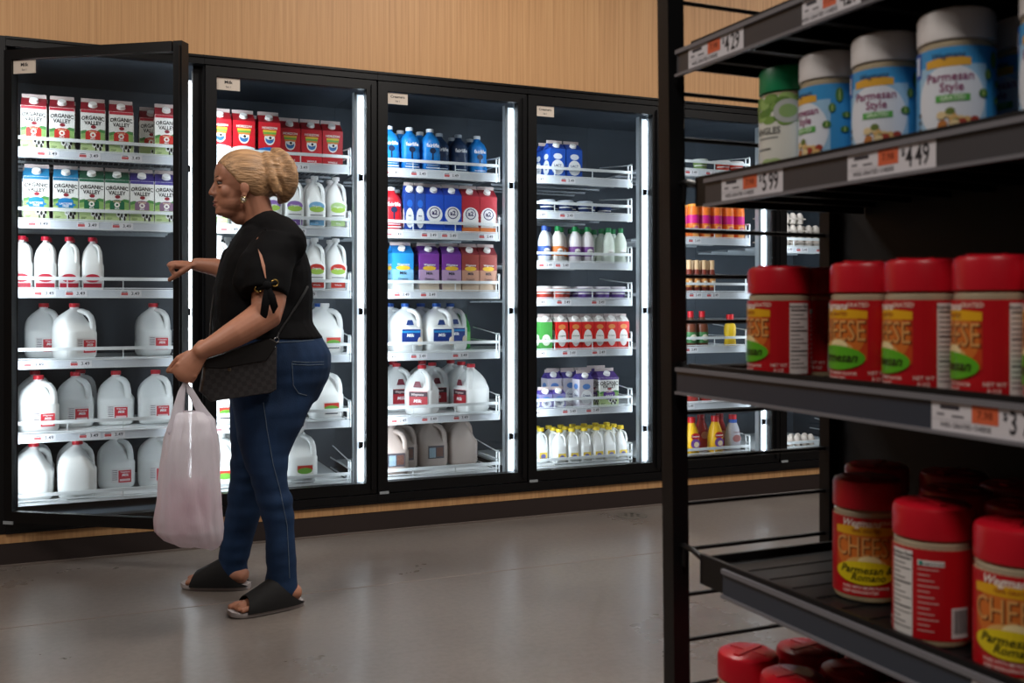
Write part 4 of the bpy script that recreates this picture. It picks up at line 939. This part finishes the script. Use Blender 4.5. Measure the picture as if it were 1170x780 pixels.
# blouse
BLOUSE = mat('black_cotton', '060608', .85, spec=.18, bump=.15, bscale=25)
bl = MB(); bl.rings([hring(y, f, b_, YT, l, .004) for y, f, b_, l in [(260, 278, 328, .105)] + TORSO[1:]] + [hring(386, 245, 364, YT, .194, .008)], BLOUSE)
bl.tube([hp(309, 283), hp(303, 264), hp(297.5, 251.5)], [.12, .082, .0675], BLOUSE, 22, ends=False)
bl.tube([hp(303, 266), hp(313, 273, -.10), hp(317, 283, -.165)], [.084, .08, .076], BLOUSE, 18)
bl.tube([hp(303, 266), hp(306, 273, .10), hp(303, 283, .17)], [.084, .08, .076], BLOUSE, 18)
bl.tube([hp(311, 279, -.155), at(308, 300, 3.455), at(304, 318, 3.43), at(302, 336, 3.41)], [.078, .083, .083, .077], BLOUSE, 22, ends=False)
bl.tube([at(310, 276, 3.52), at(294, 302, 3.46), at(283, 322, 3.45)], [.06, .065, .055], BLOUSE, 18)
bl.tube([hp(300, 282, .165), at(285, 300, 3.83), at(269, 312, 3.85), at(258, 312, 3.86)], [.078, .082, .076, .066], BLOUSE, 20, ends=False)
bl.tube([at(272, 300, 3.80), at(262, 330, 3.72)], [.07, .05], BLOUSE, 16)
blm = remesh(bl, .006, 4, 'blouse', BLOUSE)
for v in blm.vertices:                       # soft cloth folds across the body
    p = v.co; k = noise.noise(Vector((p.x*6, p.y*5, p.z*16))) * .006 + noise.noise(Vector((p.x*14, p.y*9, p.z*22)))*.003
    v.co = p + Vector(v.normal)*k
blouse = link('blouse', blm, person)
JEANS = mat('denim', '1b3150', .75, spec=.25, var=.35, vscale=9, stretch=(1, 1, .6), bump=.1, bscale=300)
jn = MB(); jn.rings([hring(y, f, b_, YT, l, .003) for y, f, b_, l in HIPS], JEANS)
for S in (NEAR, FAR): jn.rings([hring(y, f, b_, Y, l, .002) for y, f, b_, Y, l in S], JEANS)
jnm = remesh(jn, .006, 4, 'jeans', JEANS)
for v in jnm.vertices:
    p = v.co; amp = .0035 + .006*math.exp(-((p.z-.42)/.09)**2) + .005*math.exp(-((p.z-.12)/.06)**2)
    k = noise.noise(Vector((p.x*5, p.y*5, p.z*26))) * amp
    v.co = p + Vector(v.normal)*k
jeans = link('jeans', jnm, person)
def bvh(me): return BVHTree.FromPolygons([v.co.copy() for v in me.vertices], [tuple(p.vertices) for p in me.polygons])
BJ, BB, BP = bvh(jnm), bvh(blm), bvh(pm)
def drape(tree, pts, off=.001, sub=6):       # lay a seam on a surface facing the aisle
    out = []; O = Vector((0, 0, CAMH))
    for (a, b_), (c, d) in zip(pts, pts[1:]):
        for i in range(sub):
            q = at(a+(c-a)*i/sub, b_+(d-b_)*i/sub, 2.0); dr = (q-O).normalized(); h = tree.ray_cast(O, dr)
            if h[0] is not None: out.append(h[0] + h[1]*off if h[1].dot(dr) < 0 else h[0] - h[1]*off)
    return out
THREAD = mat('seam_thread', '5a6a7c', .7)
st = MB()
for pts in ([(333.5, 414), (335, 440), (341, 449), (352, 452)], [(334, 413), (352, 414), (373, 413)], [(334, 416), (352, 417), (373, 416)], [(301, 460), (305, 490), (312, 530), (320, 560), (328, 600), (330, 640), (331, 664)]):
    q = drape(BJ, pts)
    if len(q) > 2: st.tube(q, .0011, THREAD, 5)
for pts in ([(318, 391), (340, 390), (362, 388)],):
    q = drape(BJ, pts)
    if len(q) > 2: st.tube(q, .0014, THREAD, 5)
st.obj('seam_stitching', jeans)
# sleeve slit, grommets and tie
q1, q2 = drape(BB, [(295.4, 285), (296.8, 292), (299.5, 304), (303.5, 320)], .003, 8), drape(BB, [(295.6, 285), (299.6, 292), (303, 304), (304.2, 320)], .003, 8)
n_ = min(len(q1), len(q2)); sm = MB()
sm.add([p for a, b_ in zip(q1[:n_], q2[:n_]) for p in (a, b_)], [(2*i, 2*i+2, 2*i+3, 2*i+1) for i in range(n_-1)], SKIN); sm.obj('shoulder_slit', blouse)['label'] = 'bare skin showing through sleeve slit'
GOLD = mat('gold_metal', 'c9a860', .25, 1)
gr = MB()
def camface(): return Matrix.Rotation(PI/2, 3, 'X')
hits = {}
for nm, px_, py_ in (('a', 295.5, 328.5), ('b', 313.5, 323.5)):
    h = drape(BB, [(px_, py_), (px_+.5, py_)], .004, 1)[0]; hits[nm] = h
    MB().torus(h, .0105, .0028, GOLD, camface()).obj('grommet', blouse)
kn = (hits['a'] + hits['b'])*.5 + Vector((0, -.012, 0))
tb = MB(); tb.ell(kn, (.016, .011, .016), BLOUSE, 14, 10)
tb.tube([hits['a'], kn, hits['b']], [.006, .009, .006], BLOUSE, 8)
for dx_, ln in ((-.012, .118), (.022, .088)):
    tb.tube([kn, kn + Vector((dx_*.5, -.012, -ln*.4)), kn + Vector((dx_, -.006, -ln*.8)), kn + Vector((dx_*.9, -.002, -ln))], [.008, .014, .013, .004], BLOUSE, 10, flat=(.35, 1.0), up=(0, 1, 0))
tb.obj('sleeve_tie', blouse)
# sandals
def sandal(key, lab):
    T, H = FT[key]; ax = (H-T); L = ax.length; ax.normalize(); sd = Vector((-ax.y, ax.x, 0)); U = Vector((0, 0, 1))
    hw = lambda t: .050*math.sqrt(max(.0, 1-abs((t-.5)/.52)**3.2))*(1 - .18*t) + .002
    b = MB(); N = 22; top, bot = [], []
    for z, k, lift in ((0, .93, 1), (.003, 1, 1), (.012, 1, 1), (.016, .97, 1)):
        ring = []
        for i in range(N+1):
            t = i/N; ring.append(T + ax*(L*t) + sd*(hw(t)*k) + U*(z + .006*lift*max(0, .12-t)/.12 + .004*t*(z > .01)))
        for i in range(N+1):
            t = 1-i/N; ring.append(T + ax*(L*t) - sd*(hw(t)*k) + U*(z + .006*lift*max(0, .12-t)/.12 + .004*t*(z > .01)))
        top.append(ring)
    b.rings(top, mat('sandal_sole', 'aaa2a2', .6))
    so = b.obj('sandal', person, True, 50)
    u = MB(); NI, NJ = 16, 24; V = []
    def pt(t, th, o):
        hh = .045 + .072*min(1, max(0, (t-.12)/.45))**1.1
        w_ = (hw(t)*1.0 + .004 + o)
        return T + ax*(L*t) + sd*(w_*math.cos(th)) + U*(.014 + (hh*.8 + o)*math.sin(th)**.85)
    for o in (0, .004):
        for j in range(NJ+1):
            th = PI*j/NJ; tf = .17 + .05*math.sin(th); tbk = 1.0 - .44*math.sin(th)**.6
            for i in range(NI+1): V.append(pt(tf + (tbk-tf)*i/NI, th, o))
    K = (NI+1)*(NJ+1); Fs = []
    for j in range(NJ):
        for i in range(NI):
            a = j*(NI+1)+i; Fs += [(a, a+1, a+NI+2, a+NI+1), (K+a, K+a+NI+1, K+a+NI+2, K+a+1)]
    for i in range(NI):
        for jj in (0, NJ): a = jj*(NI+1)+i; Fs.append((a, a+1, K+a+1, K+a))
    for j in range(NJ):
        for ii in (0, NI): a = j*(NI+1)+ii; Fs.append((a, a+NI+1, K+a+NI+1, K+a))
    u.add(V, Fs, mat('sandal_black', '0e0d0e', .8)); u.obj('upper', so, True, 60)
sandal('near', ''); sandal('far', '')
# handbag, worn across the body
def checker():
    m = bpy.data.materials.new('dark_check_leather'); m.use_nodes = True; nt = m.node_tree; b = nt.nodes['Principled BSDF']
    tc = nt.nodes.new('ShaderNodeTexCoord'); mp = nt.nodes.new('ShaderNodeMapping'); mp.inputs['Rotation'].default_value = (0, math.radians(12), 0)
    ck = nt.nodes.new('ShaderNodeTexChecker'); ck.inputs['Scale'].default_value = 64; ck.inputs['Color1'].default_value = lin('242224'); ck.inputs['Color2'].default_value = lin('322f31')
    nt.links.new(tc.outputs['Object'], mp.inputs[0]); nt.links.new(mp.outputs[0], ck.inputs[0]); nt.links.new(ck.outputs[0], b.inputs['Base Color']); b.inputs['Roughness'].default_value = .5
    return m
LEATH = checker(); DLEATH = mat('black_leather', '151314', .45)
yb0 = 3.412
corners = [(228, 447), (233, 414), (309, 392), (315, 396), (314.5, 444), (309, 448), (240, 458)]
def slab(mb, px, Y, th, m, bev=.008):
    n = len(px); base = [at(x, y, Y) for x, y in px]; c_ = sum(base, Vector())/n
    R = []
    for dy_, k in ((-th/2, .955), (-th/2+bev, 1), (th/2-bev, 1), (th/2, .955)):
        R.append([c_ + (p-c_)*k + Vector((0, dy_, 0)) for p in base])
    return mb.rings(R, m)
hbm = MB(); slab(hbm, corners, yb0, .062, LEATH)
hbg = thing('handbag', 'dark checkered leather crossbody handbag hanging at the woman\'s hip', 'handbag', tuple(at(272, 425, yb0)))
def hobj(mb, name, ang=40):
    o_ = hbg.location; mb.v = [p - o_ for p in mb.v]; return mb.obj(name, hbg, True, ang)
hobj(hbm, 'bag_body')
fl = MB(); slab(fl, [(231, 419), (233, 410), (308, 386), (316, 391), (312, 398), (303, 411), (285, 414), (250, 420)], yb0-.006, .066, DLEATH, .006); hobj(fl, 'flap')
MB_ = MB(); MB_.lathe([(.006, 0), (.006, .004), (.004, .006)], mat('dull_brass', '6a5f50', .35, .8), 16)
cp = at(262, 422, yb0-.033); MB_.v = [Vector((p.x, -p.z, p.y)) + cp for p in MB_.v]; hobj(MB_, 'clasp')
rg = MB(); rg.torus(at(316, 388, yb0-.01), .008, .002, mat('silver_metal', 'a8a8a8', .25, 1), camface()); hobj(rg, 'strap_ring')
sp = drape(BB, [(318, 381), (327, 367), (338, 349), (346, 335), (351, 326)], .005, 5)
sp = [at(316, 386, yb0-.01)] + sp
s1 = MB(); s1.tube(sp, .0042, DLEATH, 8)
hobj(s1, 'strap'); s1 = MB()
s1.tube([at(236, 410, yb0), at(240, 385, 3.5), at(241.5, 360, 3.58), at(243.5, 343, 3.64), at(247, 325, 3.68)], .004, DLEATH, 8)
hobj(s1, 'strap')
# plastic bag and what is in it
def film():
    m = bpy.data.materials.new('white_film'); m.use_nodes = True; nt = m.node_tree; nt.nodes.clear()
    o = nt.nodes.new('ShaderNodeOutputMaterial'); b = nt.nodes.new('ShaderNodeBsdfPrincipled'); tl = nt.nodes.new('ShaderNodeBsdfTranslucent'); tr = nt.nodes.new('ShaderNodeBsdfTransparent'); m1 = nt.nodes.new('ShaderNodeMixShader'); m2 = nt.nodes.new('ShaderNodeMixShader')
    b.inputs['Base Color'].default_value = lin('ebe9f0'); b.inputs['Roughness'].default_value = .35; tl.inputs[0].default_value = lin('f3eef6')
    tc = nt.nodes.new('ShaderNodeTexCoord'); n2 = nt.nodes.new('ShaderNodeTexNoise'); n2.inputs['Scale'].default_value = 16; n2.inputs['Detail'].default_value = 5; bp = nt.nodes.new('ShaderNodeBump'); bp.inputs['Strength'].default_value = .5; bp.inputs['Distance'].default_value = .015
    mp = nt.nodes.new('ShaderNodeMapping'); mp.inputs['Scale'].default_value = (2, 2, .6); nt.links.new(tc.outputs['Object'], mp.inputs[0]); nt.links.new(mp.outputs[0], n2.inputs['Vector']); nt.links.new(n2.outputs['Fac'], bp.inputs['Height']); nt.links.new(bp.outputs[0], b.inputs['Normal'])
    m1.inputs[0].default_value = .4; m2.inputs[0].default_value = .12
    nt.links.new(b.outputs[0], m1.inputs[1]); nt.links.new(tl.outputs[0], m1.inputs[2]); nt.links.new(m1.outputs[0], m2.inputs[1]); nt.links.new(tr.outputs[0], m2.inputs[2]); nt.links.new(m2.outputs[0], o.inputs[0])
    return m
FILM = film(); YP = 3.352
pb = MB(); prof = [(470, 199, 236, .022), (480, 195, 244, .042), (500, 188, 248, .06), (520, 184.5, 250, .07), (545, 181.5, 251, .078), (570, 179.5, 252.5, .082), (592, 177, 254, .082), (606, 178, 255, .078), (616, 186, 254, .066), (622, 196, 251, .045), (625, 210, 245, .02)]
R = []
fine = []
for a, b_ in zip(prof, prof[1:]):
    for i in range(4): fine.append(tuple(p + (q-p)*i/4 for p, q in zip(a, b_)))
fine.append(prof[-1])
for y, f, b_, l in fine:
    rr = hring(y + 0, f, b_, YP, l, 0, 72, 2.4); c_ = sum(rr, Vector())/72; out = []
    for j, p in enumerate(rr):
        t = j/72*2*PI; up = max(0, (560-y)/100)
        k = 1 + .10*(abs(math.sin(t*4.5 + y*.012))-.5)*min(1, .3+up) + .05*(abs(math.sin(t*8 - y*.02 + 2*noise.noise(Vector((t, y*.01, 1)))))-.5) + .05*noise.noise(Vector((math.cos(t)*2, math.sin(t)*2, y*.03)))
        d_ = (p-c_)*k; sag = (.012*math.cos(t) if y > 600 else 0)
        out.append(c_ + d_ + Vector((0, 0, -sag*(y-600)/25 - .006*noise.noise(Vector((t*2, y*.02, 3))))))
    R.append(out)
pb.rings(R, FILM)
top = at(212, 433, YP+.0)
pbag = thing('plastic_bag', 'thin white plastic carrier bag hanging from the woman\'s near hand', 'plastic bag', tuple(at(215, 625, YP)))
def pobj(mb, name):
    o_ = pbag.location; mb.v = [p - o_ for p in mb.v]; return mb.obj(name, pbag, True, 60)
pobj(pb, 'bag_body')
for f, b_, dy_ in ((202, 236, -.014), (204, 233, .014)):
    h = MB()
    h.tube([at(f-3, 492, YP+dy_*1.6), at(f+.5, 470, YP+dy_), at(207.5, 448, YP+dy_*.6), at(212, 436, YP), at(217, 446, YP+dy_*.6), at(226, 462, YP+dy_), at(b_+2, 480, YP+dy_), at(b_+5, 495, YP+dy_*1.6)], [.022, .017, .012, .009, .011, .014, .018, .022], FILM, 10, flat=(.22, 1), up=(0, 1, 0))
    pobj(h, 'bag_handle')
pk = MB(); pkc = at(214, 578, YP)
pk.sloft([(-.085, .055, .06, .04, 3), (-.08, .065, .068, .048, 3.5), (0, .07, .072, .05, 3.5), (.075, .06, .064, .045, 3.5), (.085, .05, .05, .035, 3)], mat('pink_package', 'd0508a', .45, var=.15, vscale=12), 28)
pko = pk.obj('wrapped_package'); pko.location = pkc; tag(pko, 'soft pink package showing through the white plastic bag', 'package')
# ------------------------------------------------------------------ light, world, camera
def area(name, loc, size, power, col=(1, 1, 1), rot=(0, 0, 0), sy=None):
    l = bpy.data.lights.new(name, 'AREA'); l.energy = power; l.color = col; l.size = size
    if sy: l.shape = 'RECTANGLE'; l.size_y = sy
    o = bpy.data.objects.new(name, l); o.location = loc; o.rotation_euler = rot; COL.objects.link(o); return o
LEDW = 7.1
COOL = (.90, .96, 1)
for b in range(7):                            # LED fixtures on the mullions, shining into the case
    for sx in (-1, 1):
        if (b == 0 and sx < 0) or (b == 6 and sx > 0): continue
        o = area('mullion_light', (BX[b] + sx*.046, YW+.07, 1.12), .03, LEDW, COOL, (0, 0, 0), 1.78)
        zax = -Vector((sx*.82, .572, 0)); yax = Vector((0, 0, 1)); xax = yax.cross(zax)
        o.matrix_world = Matrix.Translation((BX[b] + sx*.044, YW+.07, 1.12)) @ Matrix((xax, yax, zax)).transposed().to_4x4()
WARM = (1, .93, .86)
for i, (x, y, p) in enumerate(((-1.2, 2.6, 52), (1.6, 2.7, 58), (4.4, 2.7, 52), (-.6, -.6, 40), (2.5, -.4, 26))):
    area('ceiling_light', (x, y, 3.36), .5, p, WARM, (0, 0, 0), 1.3)
w = bpy.data.worlds.new('world'); scn.world = w; w.use_nodes = True
w.node_tree.nodes['Background'].inputs[0].default_value = (.6, .65, .7, 1); w.node_tree.nodes['Background'].inputs[1].default_value = .05
cam = bpy.data.cameras.new('camera'); co = bpy.data.objects.new('camera', cam); COL.objects.link(co)
co.location = (0, 0, CAMH); co.rotation_euler = (PI/2, 0, -YAW)
cam.sensor_width = 36; cam.lens = FPX*36/1170; cam.shift_y = -(390-HZ)/1170; cam.clip_start = .05
cam.dof.use_dof = True; cam.dof.focus_distance = 3.7; cam.dof.aperture_fstop = 8
scn.camera = co
scn.view_settings.view_transform = 'Standard'; scn.view_settings.look = 'None'; scn.view_settings.exposure = 0
scn.render.engine = 'CYCLES'
cy = scn.cycles; cy.use_denoising = True; cy.max_bounces = 10; cy.transparent_max_bounces = 16; cy.caustics_reflective = False; cy.caustics_refractive = False
cy.sample_clamp_indirect = 4
